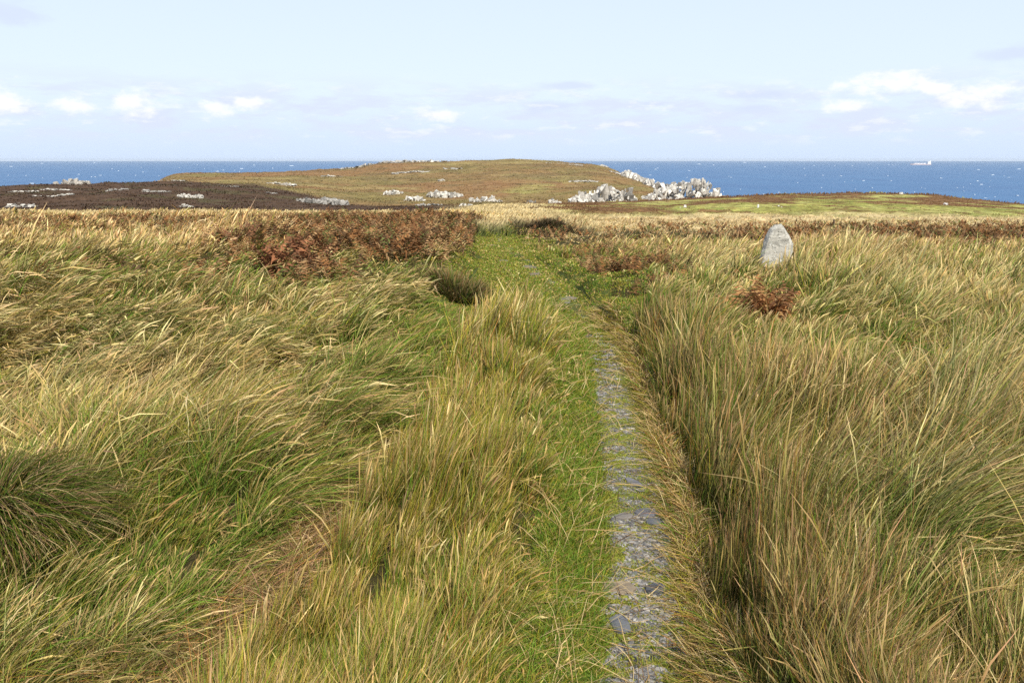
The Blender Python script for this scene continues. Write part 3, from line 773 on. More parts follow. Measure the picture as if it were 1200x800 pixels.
LIST = [
 (702, 712, 199, 191, 'leaning pale rock face near the right end of the summit', 640),
 (640, 662, 197, 191, 'thin pale rocks under the summit, left of the leaning rock face', 640),
 (664, 682, 200, 194, 'streak of pale rock just right of the thin summit rocks', 620),
 (714, 736, 204.5, 200.5, 'flat white ledge below the right shoulder of the hill', 590),
 (668, 700, 213, 210, 'faint string of stones across the right of the brown slope', None),
 (502, 540, 231, 222, 'white outcrop near the middle of the brown hill foot, brightest of its row', None),
 (448, 472, 229, 222, 'pair of white rock heaps left of the brightest outcrop', None),
 (474, 496, 236, 228, 'slanting white rocks running down towards the dark heather', None),
 (552, 561, 236, 229, 'small white boulder pair right of the brightest outcrop', None),
 (564, 586, 235, 228, 'low white rocks in the hollow above the golden grass', None),
 (618, 628, 238, 232, 'grey-white boulder group above the right of the golden grass', None),
 (645, 658, 238, 231, 'small white boulder group beside the broad broken crag', None),
 (540, 552, 243, 236, 'tiny white boulder over the bracken crest', None),
 (472, 502, 203, 198.5, 'long pale rock bed high on the brown hill', None),
 (513, 521, 211, 208, 'single pale stone in the centre of the brown hill', None),
 (462, 474, 204, 200, 'pale stone left of the long rock bed', None),
 (522, 540, 198, 195.5, 'thin pale rocks below the summit skyline', None),
 (400, 424, 199, 195, 'flat grey rocks at the left end of the skyline', 690),
 (422, 446, 196, 190.5, 'grey humped rocks climbing the left skyline', 690),
 (444, 470, 193.5, 187, 'largest humped grey rock on the left skyline', 690),
 (466, 500, 190.5, 186.3, 'white rocks along the summit skyline', 690),
 (498, 522, 189, 186, 'bright white rocks right of the skyline rocks', 690),
 (345, 372, 241, 231, 'black and white speckled rocks on the dark heather', 232),
 (368, 404, 242, 230, 'tallest speckled rock mass above the bracken crest', 232),
 (486, 516, 243, 237, 'low speckled rocks half hidden by the bracken crest', 226),
 (308, 320, 229, 225, 'small pale rocks left of the speckled rock mass', 252),
 (62, 104, 214, 208.5, 'white quarry-like rocks on the left sea edge', 315),
 (180, 214, 213, 209.5, 'white rocks where the brown hill meets the dark heather', 380),
 (258, 278, 222, 218.5, 'small white rock pair above the dark heather', None),
 (310, 345, 215, 212, 'pale path-like rock ledge on the left brown slope', None),
 (376, 402, 208, 203.5, 'long slanting white rock ledge on the left shoulder', None),
 (5, 40, 226, 222, 'pale rock streak at the far left of the dark heather', None),
 (44, 78, 224, 220, 'broad pale rock streak on the dark heather', None),
 (120, 150, 223, 219, 'grey rock streak across the middle of the dark heather', None),
 (165, 196, 225, 221.5, 'grey rock streak right of the middle one', None),
 (205, 234, 232, 225.5, 'bright white rock ribbon slanting across the dark heather', None),
 (34, 54, 233, 230.5, 'thin white rock below the broad streak', None),
 (58, 82, 234, 230.5, 'thin white rock right of the thin low one', None),
 (0, 36, 241, 236.5, 'pale rocks at the left edge just above the tan grass', None),
 (206, 222, 241, 237, 'low pale rock in the heather behind the tan crest', None),
]
for i, (a0, a1, b, t, lab, Yd) in enumerate(LIST):
    wpx = a1 - a0
    if Yd is None:
        Yd = unproj((a0 + a1) / 2, b)[1]
    ws = Yd / 966
    flat_ = (b - t) < 4.6
    dk = 'speckled' in lab or 'grey' in lab
    col = (.38, .36, .32) if dk else (.58, .55, .48)
    mx = max(.5, min((b - t) * ws * .55, 2.0))
    outcrop('rock_outcrop', lab, [(a0, b, b - (b - t) * .5), (a0 + wpx * .35, b, t + (b - t) * .2), (a0 + wpx * .7, b, t + (b - t) * .35), (a1, b, b - (b - t) * .4)], Y=Yd, depth=max(2, wpx * ws * (.6 if flat_ else .3)),
            n=int(wpx * (1.3 if not flat_ else 1.0)) + 5, size=(mx * .5, mx * 1.15), col=col, seed=50 + i)

def boulder(name, label, px, row, w, h, col, cat='boulder', seed=0, mat=None, group=None):
    X, Y, Zg = unproj(px, row)
    V, Ft = hull_template(22, 1, .8, .9, 900 + seed)
    V = V.copy(); V[:, 0] *= w / 2; V[:, 1] *= w / 2; V[:, 2] *= h * .75
    o = mesh_tris(name, V, Ft, np.tile(np.array(col), (len(V), 1)), mat or M_ROCK_FAR)
    o.location = (X, Y, float(terrain(np.array([X]), np.array([Y]))[0]) + h * .3)
    tag(o, label, cat, group); return o
boulder('boulder', 'whitest small boulder in the green pasture before the largest crag', 803, 244, .32, .26, (.66, .62, .56), seed=1)
boulder('boulder', 'smaller pale boulder touching the whitest one in the pasture', 797.5, 243.5, .2, .16, (.6, .56, .5), seed=2)
boulder('boulder', 'squat pink-grey boulder in the tan grass below the broad crag', 665, 249.5, .34, .2, (.52, .44, .38), seed=3)
boulder('boulder', 'pale flat boulder in the pasture right of the ridge', 1108, 240, .6, .24, (.62, .6, .55), seed=4)
boulder('boulder', 'tiny pale boulder near the brown ridge top', 1056, 229.5, .6, .3, (.6, .58, .52), seed=5)
for i, (p_, r_, w_) in enumerate([(884, 243.5, .2), (893, 244, .17), (899, 244.6, .15), (905, 245, .17), (912, 245.6, .16), (916, 245, .14)]):
    boulder('pasture_stone', 'small white stone in the scattered line beside the white post', p_, r_, w_, .1, (.6, .58, .52), 'stone', 20 + i, group='stones in a line in the pasture')

# posts
def post(label, px, row, w, h, col, lean=3):
    X, Y, Zg = unproj(px, row)
    bm = bmesh.new()
    r = random.Random(int(px))
    rings = []
    for k, t in enumerate((-.2, .3, .7, .93, 1.0)):
        rr = w / 2 * (1 - .12 * t) * (.72 if t == 1.0 else 1)
        rings.append([bm.verts.new((rr * math.cos(q * math.pi / 4) * (1 + .12 * r.random()), rr * math.sin(q * math.pi / 4) * (1 + .12 * r.random()), t * h)) for q in range(8)])
    for A_, B_ in zip(rings, rings[1:]):
        for q in range(8): bm.faces.new((A_[q], A_[(q + 1) % 8], B_[(q + 1) % 8], B_[q]))
    bm.faces.new(rings[-1])
    me = bpy.data.meshes.new('post'); bm.to_mesh(me); bm.free()
    at = me.color_attributes.new('Col', 'FLOAT_COLOR', 'POINT'); at.data.foreach_set('color', np.tile(np.array([*col, 1], np.float32), len(me.vertices)))
    me.materials.append(M_PAINT)
    o = bpy.data.objects.new('marker_post', me); COL.objects.link(o)
    o.location = (X, Y, float(terrain(np.array([X]), np.array([Y]))[0])); o.rotation_euler = (0, R(lean), 0)
    tag(o, label, 'post')
post('short white marker post standing in the green pasture', 888, 244.5, .16, .42, (.72, .70, .66))
post('dark weathered wooden stump post between the tan grass and bracken', 977, 266, .07, .32, (.08, .06, .045), -4)

# ------------------------------------------------------------------ the standing stone
def standing_stone():
    X, Y, Zg = unproj(908, 313, .12)
    zg = float(terrain(np.array([X]), np.array([Y]))[0])
    dep = pix(X, Y, zg)[2]
    ppm = F / dep
    wid = 37.5 / ppm
    base_row = pix(X, Y, zg)[1]
    Hs = (base_row - 264) / ppm * 1.0 / CP + .0
    bm = bmesh.new()
    # outline of the front (fraction of width, fraction of height), leaning to the left shoulder
    outl = [(-.50, -.25), (-.50, 0), (-.48, .35), (-.42, .60), (-.37, .74), (-.26, .90), (-.16, .97), (.06, 1.0), (.14, .945), (.24, .85), (.35, .74), (.46, .61), (.47, .40), (.50, .12), (.52, -.25)]
    K = 9; lay = []
    r = random.Random(4)
    for j in range(K):
        t = j / (K - 1); dy = (t - .5) * .30
        sc = 1 - .20 * abs(2 * t - 1) ** 2.4
        cx_, cz_ = .01, .35
        lay.append([bm.verts.new(((cx_ + (ox - cx_) * sc + r.uniform(-.012, .012)) * wid, dy + r.uniform(-.008, .008), (cz_ + (oz - cz_) * (sc * .5 + .5) + r.uniform(-.01, .01)) * Hs)) for ox, oz in outl])
    for A_, B_ in zip(lay, lay[1:]):
        for q in range(len(outl)):
            q2 = (q + 1) % len(outl)
            bm.faces.new((A_[q], A_[q2], B_[q2], B_[q]))
    bm.faces.new(lay[0][::-1]); bm.faces.new(lay[-1])
    bmesh.ops.recalc_face_normals(bm, faces=bm.faces)
    bmesh.ops.triangulate(bm, faces=bm.faces)
    bmesh.ops.subdivide_edges(bm, edges=bm.edges, cuts=3, use_grid_fill=True)
    bm.verts.index_update()
    co = np.array([v.co[:] for v in bm.verts])
    d1 = (fbm(co[:, 0] * 9 + co[:, 1] * 7, co[:, 2] * 9, 4, 201) - .5) * .035
    d2 = (fbm(co[:, 0] * 30 + co[:, 1] * 20, co[:, 2] * 34, 3, 211) - .5) * .012
    for v, a_, b_ in zip(bm.verts, d1, d2):
        nn = v.co - Vector((0, 0, v.co.z)); nn = nn.normalized() if nn.length > 1e-4 else Vector((0, -1, 0))
        v.co += nn * (a_ + b_)
    me = bpy.data.meshes.new('standing_stone'); bm.to_mesh(me); bm.free()
    at = me.color_attributes.new('Col', 'FLOAT_COLOR', 'POINT')
    at.data.foreach_set('color', np.tile(np.array([.43, .41, .35, 1], np.float32), len(me.vertices)))
    me.materials.append(M_STONE)
    o = bpy.data.objects.new('standing_stone', me); COL.objects.link(o)
    o.location = (X, Y, zg); o.rotation_euler = (R(-3), R(2), R(-12))
    tag(o, 'upright lichened grey standing stone with a pointed top in the tall grass', 'standing stone')
    return X, Y, zg
SX, SY, SZ = standing_stone()

# ------------------------------------------------------------------ bracken and heather
def fronds(x, y, z, H, col, npin=9, lean=.9, dep=None):
    """bracken fronds: arching stalk with pairs of tapering pinnae"""
    n = len(x); a = rng.random(n) * 6.283
    t = np.linspace(.18, 1, npin)
    ln = lean + rng.normal(0, .2, n)
    Vs = []; 
    ph = (.15 + ln[:, None] * t[None] ** 1.3)
    hx = np.cumsum(np.sin(ph), 1) / npin; hz = np.cumsum(np.cos(ph), 1) / npin
    X = x[:, None] + np.cos(a)[:, None] * hx * H[:, None]; Y = y[:, None] + np.sin(a)[:, None] * hx * H[:, None]; Zz = z[:, None] + hz * H[:, None]
    plen = (H[:, None] * .42 * (1.05 - t[None]) ** .7 * (t[None] > .25)) * (.7 + .6 * rng.random((n, npin)))
    w = np.maximum(H[:, None] * .035, (dep[:, None] / 800 * .6 if dep is not None else 0)) * np.ones((1, npin))
    tris = []; cs = []
    for sgn in (-1, 1):
        sx = -np.sin(a)[:, None] * sgn; sy = np.cos(a)[:, None] * sgn
        dz = rng.normal(-.15, .35, (n, npin))
        fw = .35
        tx = X + (sx + np.cos(a)[:, None] * fw) * plen; ty = Y + (sy + np.sin(a)[:, None] * fw) * plen; tz = Zz + dz * plen
        fx = np.cos(a)[:, None] * w; fy_ = np.sin(a)[:, None] * w
        P = np.stack([np.stack([X - fx, Y - fy_, Zz - w * .5], -1), np.stack([X + fx, Y + fy_, Zz + w * .5], -1), np.stack([tx, ty, tz], -1)], 2)
        tris.append(P.reshape(-1, 3))
        c = col[:, None, :] * (.65 + .7 * rng.random((n, npin)))[..., None]
        cs.append(np.repeat(c[:, :, None, :], 3, 2).reshape(-1, 3))
    V = np.concatenate(tris); C = np.concatenate(cs)
    return V, np.arange(len(V)).reshape(-1, 3), C
def scatter_by_blobs(n, ymin, ymax, fn, amax=42):
    y = ymin + (ymax - ymin) * rng.random(n) ** .9; t = (rng.random(n) * 2 - 1) * math.tan(R(amax)); x = y * t * .97
    z = terrain(x, y); px, row, dep = pix(x, y, z + .2)
    sr, sl, inr, inl = track_masks(x, y)
    p = fn(px, row, x, y, sr, sl)
    k = rng.random(n) < p
    return x[k], y[k], z[k], dep[k]
def brack_density(px, row, x, y, sr, sl):
    nB = fbm(x * .6, y * .6, 3, 301); nS = fbm(x * 1.7, y * 1.7, 2, 311)
    p = 1.3 * blob(px, row, 420, 266, 130, 20) + 1.6 * blob(px, row, 530, 262, 48, 17) + 1.0 * blob(px, row, 150, 258, 260, 14) * sst(.42, .6, nB) + .5*blob(px, row, 300, 255, 200, 9)
    p = p + 1.0 * blob(px, row, 150, 320, 150, 10) * sst(.45, .6, nS) + 1.1 * blob(px, row, 340, 322, 70, 16) * sst(.4, .6, nS) + .9 * blob(px, row, 510, 308, 24, 18) 
    p = p * (sl < -.55)
    q = 2.2 * blob(px, row, 1090, 277, 190, 11) * sst(.3, .45, nB) + .8 * blob(px, row, 940, 272, 60, 9) + 1.6 * blob(px, row, 765, 303, 65, 17) * sst(.35, .6, nS) + .6 * blob(px, row, 645, 262, 26, 7) + .35 * blob(px, row, 800, 262, 80, 6) * sst(.45, .6, nB) + 1.0 * blob(px, row, 1190, 277, 60, 12)
    q = q * (sr > .6)
    return np.clip((p + q) * (.10 + 1.5 * sst(.42, .60, nS)), 0, 1) * .85
x, y, z, dep = scatter_by_blobs(120000, 9, 36, brack_density)
n = len(x)
cc, _ = pick([c3(.27, .125, .045), c3(.18, .085, .035), c3(.36, .22, .10), c3(.10, .06, .03), c3(.13, .14, .04)], [np.full(n, w) for w in (1.0, 1, .9, .9, .6)], n)
H = (.18 + .26 * rng.random(n)) * np.where(x > 0, .75, 1)
V_, F_, C_ = fronds(x, y, z, H, cc, 8, .95, dep)
tag(mesh_tris('bracken_undergrowth', V_, F_, C_, M_FROND, 'stuff'), 'rust-brown dead bracken covering the crests beside the path', None)

def plant(name, label, cat, px, row, build, zoff=.1):
    X, Y, _ = unproj(px, row, zoff)
    zg = float(terrain(np.array([X]), np.array([Y]))[0])
    V, Ft, C, mat, nv = build(X, Y, zg)
    o = mesh_quads(name, V - np.array([X, Y, zg]), Ft, C, mat, None, False, nv); o.location = (X, Y, zg)
    return tag(o, label, cat)
def b_bracken(k, rad, h, cols):
    def f(X, Y, zg):
        r = rad * np.sqrt(rng.random(k)); a_ = rng.random(k) * 6.283
        x = X + r * np.cos(a_); y = Y + r * np.sin(a_); z = terrain(x, y)
        cc, _ = pick(cols, [np.ones(k)] * len(cols), k)
        V, Ft, C = fronds(x, y, z, h * (.6 + .6 * rng.random(k)), cc, 11, .9, np.full(k, Y))
        return V, Ft, C, M_FROND, 3
    return f
plant('bracken', 'orange-brown dead bracken plant in the grass below the standing stone', 'bracken', 888, 384, b_bracken(80, .26, .40, [c3(.38, .17, .065), c3(.30, .14, .055), c3(.22, .11, .05), c3(.50, .29, .12)]))
plant('bracken', 'rust bracken clump alone at the left grass, nearest to the path bush', 'bracken', 345, 335, b_bracken(60, .4, .42, [c3(.28, .12, .055), c3(.2, .09, .045)]))
plant('bracken', 'dark red bracken clump on the left, mid-field among green turf', 'bracken', 293, 312, b_bracken(60, .42, .40, [c3(.22, .10, .05), c3(.15, .075, .04)]))
def b_bush(k, rad, h, cb_, cols, lean=.7):
    def f(X, Y, zg):
        r = rad * np.sqrt(rng.random(k)); a_ = rng.random(k) * 6.283
        x = X + r * np.cos(a_); y = Y + r * np.sin(a_) * .8; z = terrain(x, y) + 0
        L_ = h * (1 - .45 * (r / rad) ** 2) * (.6 + .55 * rng.random(k))
        ct, _ = pick(cols, [np.ones(k)] * len(cols), k)
        out = np.arctan2(y - Y, x - X)
        V, Ft, C = blades(x, y, z, L_, out + rng.normal(0, .7, k), np.clip(.15 + .6 * r / rad + rng.normal(0, .15, k), 0, 1.4), np.clip(lean * r / rad + .4 + rng.normal(0, .25, k), 0, 1.7),
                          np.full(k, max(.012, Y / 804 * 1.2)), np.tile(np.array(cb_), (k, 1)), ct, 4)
        # leafy twigs
        return V, Ft, C, M_GRASS, 4
    return f
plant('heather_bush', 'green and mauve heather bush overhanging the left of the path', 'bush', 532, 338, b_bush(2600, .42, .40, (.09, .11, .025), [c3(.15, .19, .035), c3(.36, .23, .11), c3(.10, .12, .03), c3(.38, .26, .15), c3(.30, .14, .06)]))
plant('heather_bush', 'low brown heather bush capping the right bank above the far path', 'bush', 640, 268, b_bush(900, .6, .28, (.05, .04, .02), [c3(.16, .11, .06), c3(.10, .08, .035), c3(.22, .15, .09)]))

# drooping tussock at lower left
def b_tussock(X, Y, zg):
    k = 5200
    r = .20 * np.sqrt(rng.random(k)); a_ = rng.random(k) * 6.283
    x = X + r * np.cos(a_); y = Y + r * np.sin(a_); z = terrain(x, y) + .10 - r * .2
    ct, ci = pick([STRAW * .8, MAUVE, GREEN * .7, OLIVE * .7, DKG * 1.2, BROWN], [np.full(k, w) for w in (.7, .8, 1.1, 1.2, 1.4, .8)], k)
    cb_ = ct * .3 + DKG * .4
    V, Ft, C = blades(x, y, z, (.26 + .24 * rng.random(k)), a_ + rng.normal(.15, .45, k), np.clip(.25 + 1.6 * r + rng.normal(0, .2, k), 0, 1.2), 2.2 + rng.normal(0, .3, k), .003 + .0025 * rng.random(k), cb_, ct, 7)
    V[:, 2] = np.maximum(V[:, 2], terrain(V[:, 0], V[:, 1]) + .005)
    return V, Ft, C, M_GRASS, 4
def _tus():
    X, Y, _ = unproj(-5, 628, .12)
    zg = float(terrain(np.array([X]), np.array([Y]))[0])
    V, Ft, C, mat, nv = b_tussock(X, Y, zg)
    o = mesh_quads('grass_tussock', V - np.array([X, Y, zg]), Ft, C, mat, None, False, 4); o.location = (X, Y, zg)
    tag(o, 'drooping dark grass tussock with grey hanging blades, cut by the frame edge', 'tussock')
_tus()

# ------------------------------------------------------------------ mid and far vegetation (tufts with real height)
def tufts(n, ymin, ymax, pw, fn, name, label, hs, ang=.4, sp=.8):
    y = (ymin ** pw + rng.random(n) * (ymax ** pw - ymin ** pw)) ** (1 / pw)
    x = y * (rng.random(n) * 2 - 1) * math.tan(R(41))
    z = terrain(x, y); px, row, dep = pix(x, y, z)
    keep, ct, hm = fn(x, y, z, px, row, n)
    k = keep
    x, y, z, dep, ct, hm = x[k], y[k], z[k], dep[k], ct[k], hm[k]; n = len(x)
    L_ = hs * hm * (.5 + rng.random(n))
    W_ = dep / 804 * (.9 + .9 * rng.random(n))
    j = (.75 + .5 * rng.random(n))[:, None]
    V, Ft, C = blades(x, y, z - .02, L_, ang + rng.normal(0, sp, n), np.clip(rng.normal(.35, .3, n), 0, 1.4), np.clip(rng.normal(.95, .3, n), 0, 1.6), W_, ct * j * .8, ct * j, 2)
    tag(mesh_quads(name, V, Ft, C, M_GRASS, 'stuff'), label, None)
def f_mid(x, y, z, px, row, n):
    c = ground_col(x, y, z)
    hm = np.full(n, 1.0)
    n1 = fbm(x * .12, y * .12, 4, 51)
    green = sst(46, 56, y + (n1 - .5) * 26) * sst(620, 720, px)
    hm = 1.0 - .72 * green
    hm = np.where(c[:, 0] < .2, hm + .3 * green, hm)
    hm = hm * np.where(px > 700, .45, .7) * (1 - .3 * sst(36, 48, y))
    c = c * np.where(rng.random(n) < .35, 1.25, .95)[:, None]
    keep = (y < 125) & ~((px < 540) & (y > 60))
    return keep, c, hm
tufts(170000, 24, 130, .6, f_mid, 'moor_grass', 'tan and green moor grass on the middle-distance slope', .34)
def f_far(x, y, z, px, row, n):
    c = ground_col(x, y, z)
    clump = fbm(x * .15, y * .15, 3, 401)
    keep = (z > -30) & (rng.random(n) < sst(.35, .6, clump) + .15)
    c = c * np.where(rng.random(n) < .5, .8, 1.1)[:, None]
    return keep, c, .5 + clump
tufts(150000, 120, 760, .5, f_far, 'heather', 'low brown heather and bracken cover on the distant headland', .30)

# ------------------------------------------------------------------ sea
def sea():
    rr = np.concatenate([np.exp(np.linspace(math.log(150), math.log(30000), 60))]); aa = np.linspace(0, 2 * np.pi, 181)[:-1]
    A_, B_ = np.meshgrid(aa, rr, indexing='ij')
    V = np.stack([B_.ravel() * np.sin(A_.ravel()), B_.ravel() * np.cos(A_.ravel()), np.full(A_.size, SEA)], 1)
    idx = np.arange(A_.size).reshape(A_.shape); i2 = np.roll(idx, -1, 0)
    Q = np.stack([idx[:, :-1], i2[:, :-1], i2[:, 1:], idx[:, 1:]], -1).reshape(-1, 4)
    m, nt, o = new_mat('sea_water'); L = nt.links.new
    p = nt.nodes.new('ShaderNodeBsdfPrincipled'); p.inputs['Roughness'].default_value = .45; p.inputs['Specular IOR Level'].default_value = .25
    g = nt.nodes.new('ShaderNodeNewGeometry')
    mp = nt.nodes.new('ShaderNodeMapping'); mp.inputs['Scale'].default_value = (.010, .0022, 1); L(g.outputs['Position'], mp.inputs[0])
    n = nt.nodes.new('ShaderNodeTexNoise'); n.inputs['Scale'].default_value = 1; n.inputs['Detail'].default_value = 7; n.inputs['Roughness'].default_value = .7; L(mp.outputs[0], n.inputs['Vector'])
    cr = nt.nodes.new('ShaderNodeValToRGB'); e = cr.color_ramp.elements
    e[0].position = .3; e[0].color = (.020, .095, .235, 1); e[1].position = .7; e[1].color = (.040, .145, .30, 1)
    L(n.outputs['Fac'], cr.inputs[0]); L(cr.outputs[0], p.inputs['Base Color'])
    n2 = nt.nodes.new('ShaderNodeTexNoise'); n2.inputs['Scale'].default_value = .12; n2.inputs['Detail'].default_value = 6; L(g.outputs['Position'], n2.inputs['Vector'])
    b = nt.nodes.new('ShaderNodeBump'); b.inputs['Strength'].default_value = .9; b.inputs['Distance'].default_value = 1.6
    L(n2.outputs['Fac'], b.inputs['Height']); L(b.outputs[0], p.inputs['Normal']); L(p.outputs[0], o.inputs[0])
    tag(mesh_quads('sea', V, Q, None, m, 'structure', True), 'blue wind-ruffled sea reaching the horizon', None)
    # breaking crests
    n = 430
    row = 187 + 1.6 + 62 * rng.random(n) ** .8
    d = 51.65 * 990 / (row - 187)
    d = np.minimum(d, 14000)
    a_ = (rng.random(n) * 2 - 1) * R(40); x = d * np.tan(a_); y = d
    wid = (1.5 + 6 * rng.random(n) ** 3) * np.maximum(d / 1300, .7); hh = np.maximum(.5, d / 804 * .42) * (.6 + .6 * rng.random(n)); th = 2 + 2 * rng.random(n)
    ro = rng.normal(.1, .3, n)
    # low wedge: ridge line above two foot lines
    l = np.array([[-1, -.5, 0], [1, -.5, 0], [-.55, 0, 1], [.5, 0, 1], [-1, .6, 0], [1, .6, 0]])
    P = l[None] * np.stack([wid / 2, th, hh], 1)[:, None, :]
    X = P[..., 0] * np.cos(ro)[:, None] - P[..., 1] * np.sin(ro)[:, None]; Y = P[..., 0] * np.sin(ro)[:, None] + P[..., 1] * np.cos(ro)[:, None]
    V = np.stack([X + x[:, None], Y + y[:, None], P[..., 2] + SEA + .1], -1).reshape(-1, 3)
    b0 = (np.arange(n) * 6)[:, None, None]
    Fq = (np.array([[0, 1, 3, 2], [2, 3, 5, 4]])[None] + b0).reshape(-1, 4)
    c = np.tile(np.array([.50, .57, .63]), (len(V), 1))
    tag(mesh_quads('sea_foam', V, Fq, c, M_PAINT, 'stuff'), 'white wave crests scattered over the windy sea', None)
sea()

# ------------------------------------------------------------------ ship
def ship():
    Y = 51.65 * 990 / 6.6; X = (1079.5 - 600) / 965.7 * Y
    root = bpy.data.objects.new('cargo_ship', None); COL.objects.link(root); root.location = (X, Y, SEA)
    root.rotation_euler = (0, 0, R(-6))
    tag(root, 'distant cargo ship with white superstructure at its right-hand end, on the horizon', 'ship')
    Lh = 23.5 / 965.7 * Y / 2
    def part(name, polys_v, faces, col):
        o = mesh_simple(name, polys_v, faces, col); o.parent = root; return o
    def mesh_simple(name, V, Fs, col):
        me = bpy.data.meshes.new(name); me.from_pydata(V, [], Fs); me.update()
        at = me.color_attributes.new('Col', 'FLOAT_COLOR', 'POINT'); at.data.foreach_set('color', np.tile(np.array([*col, 1], np.float32), len(me.vertices)))
        me.materials.append(M_PAINT); o = bpy.data.objects.new(name, me); COL.objects.link(o); return o
    def box(x0, x1, y0, y1, z0, z1, tp=0.0):
        V = [(x0, y0, z0), (x1, y0, z0), (x1, y1, z0), (x0, y1, z0), (x0 + tp, y0 + tp, z1), (x1 - tp, y0 + tp, z1), (x1 - tp, y1 - tp, z1), (x0 + tp, y1 - tp, z1)]
        return V, [(0, 3, 2, 1), (4, 5, 6, 7), (0, 1, 5, 4), (1, 2, 6, 5), (2, 3, 7, 6), (3, 0, 4, 7)]
    # hull with a pointed bow at the left
    pl = [(-1.0, 0), (-.9, -.55), (-.75, -.95), (-.4, -1), (.85, -1), (1, -.8), (1, .8), (.85, 1), (-.4, 1), (-.75, .95), (-.9, .55)]
    B = 14
    bot = [(a * Lh * .96, b * B * .8, -1) for a, b in pl]; top = [(a * Lh - (4 if a < -.95 else 0), b * B, 10 + (4 if a < -.7 else 0)) for a, b in pl]
    k = len(pl)
    part('hull', bot + top, [tuple(range(k, 2 * k)), tuple(range(k))[::-1]] + [(i, (i + 1) % k, k + (i + 1) % k, k + i) for i in range(k)], (.56, .47, .47))
    V, Fs = box(Lh * .64, Lh * .93, -12, 12, 10, 34, 1.0); part('superstructure', V, Fs, (.8, .8, .8))
    V, Fs = box(Lh * .60, Lh * .72, -14.5, 14.5, 30, 33.5); part('bridge_wing', V, Fs, (.8, .8, .8))
    V, Fs = box(Lh * .84, Lh * .92, -3, 3, 34.05, 42, .6); part('funnel', V, Fs, (.7, .7, .72))
    for i in range(4):
        c = -.55 + i * .29
        V, Fs = box(Lh * (c - .11), Lh * (c + .11), -11, 11, 10.05, 19, .4); part('deck_cargo', V, Fs, (.72, .70, .70))
        V, Fs = box(Lh * (c + .135), Lh * (c + .15), -1.5, 1.5, 10.05, 27, .1); part('crane_mast', V, Fs, (.6, .6, .62))
ship()

# ------------------------------------------------------------------ light, sky
SUN_EL, SUN_AZ = 46, 164           # azimuth clockwise from +Y: sun behind the camera, a little to the right
sd = bpy.data.lights.new('sun', 'SUN'); sd.energy = 5.0; sd.angle = R(.55); sd.color = (1, .94, .84)
so = bpy.data.objects.new('sun', sd); COL.objects.link(so)
dv = Vector((math.sin(R(SUN_AZ)) * math.cos(R(SUN_EL)), math.cos(R(SUN_AZ)) * math.cos(R(SUN_EL)), math.sin(R(SUN_EL))))
so.rotation_euler = dv.to_track_quat('Z', 'Y').to_euler(); so.location = (0, 0, 30)

W_ = bpy.data.worlds.new('World'); S.world = W_; W_.use_nodes = True
nt = W_.node_tree; nt.nodes.clear(); L = nt.links.new
out = nt.nodes.new('ShaderNodeOutputWorld'); bg = nt.nodes.new('ShaderNodeBackground'); bg.inputs['Strength'].default_value = .10
tc = nt.nodes.new('ShaderNodeTexCoord')
sep = nt.nodes.new('ShaderNodeSeparateXYZ'); L(tc.outputs['Generated'], sep.inputs[0])
def M(op, a_, b_=None, clamp=False):
    n = nt.nodes.new('ShaderNodeMath'); n.operation = op; n.use_clamp = clamp
    for i, v in enumerate((a_, b_)):
        if v is None: continue
        if isinstance(v, (int, float)): n.inputs[i].default_value = v
        else: L(v, n.inputs[i])
    return n.outputs[0]
zc = M('MAXIMUM', sep.outputs['Z'], .004)
cmb = nt.nodes.new('ShaderNodeCombineXYZ'); L(sep.outputs['X'], cmb.inputs[0]); L(sep.outputs['Y'], cmb.inputs[1]); L(zc, cmb.inputs[2])
sky = nt.nodes.new('ShaderNodeTexSky'); sky.sky_type = 'NISHITA'; sky.sun_disc = False
sky.sun_elevation = R(SUN_EL); sky.sun_rotation = R(SUN_AZ); sky.altitude = 50; sky.air_density = 1.0; sky.dust_density = .6; sky.ozone_density = 1.0
L(cmb.outputs[0], sky.inputs['Vector'])
azm = nt.nodes.new('ShaderNodeMath'); azm.operation = 'ARCTAN2'; L(sep.outputs['X'], azm.inputs[0]); L(sep.outputs['Y'], azm.inputs[1])
AZ = azm.outputs[0]; EL = M('ARCSINE', sep.outputs['Z'])
def noise(sx, sy, det, off, rough=.55, dist=0):
    c = nt.nodes.new('ShaderNodeCombineXYZ'); L(M('MULTIPLY', AZ, sx), c.inputs[0]); L(M('MULTIPLY', EL, sy), c.inputs[1]); c.inputs[2].default_value = off
    n = nt.nodes.new('ShaderNodeTexNoise'); n.inputs['Scale'].default_value = 1; n.inputs['Detail'].default_value = det; n.inputs['Roughness'].default_value = rough; n.inputs['Distortion'].default_value = dist
    L(c.outputs[0], n.inputs['Vector']); return n.outputs['Fac']
def rngm(v, a_, b_, c_=0, d_=1):
    n = nt.nodes.new('ShaderNodeMapRange'); n.interpolation_type = 'SMOOTHSTEP'
    n.inputs[1].default_value = a_; n.inputs[2].default_value = b_; n.inputs[3].default_value = c_; n.inputs[4].default_value = d_
    L(v, n.inputs[0]); return n.outputs[0]
def ell(px, row, rx, ry):
    a0 = math.atan((px - 600) / 965.7); e0 = math.atan((187 - row) / 990.0 * math.cos(a0)); 
    dx = M('MULTIPLY', M('SUBTRACT', AZ, a0), 942 / rx); dy = M('MULTIPLY', M('SUBTRACT', EL, e0), 960 / ry)
    return M('SUBTRACT', 1.0, M('SQRT', M('ADD', M('MULTIPLY', dx, dx), M('MULTIPLY', dy, dy))))
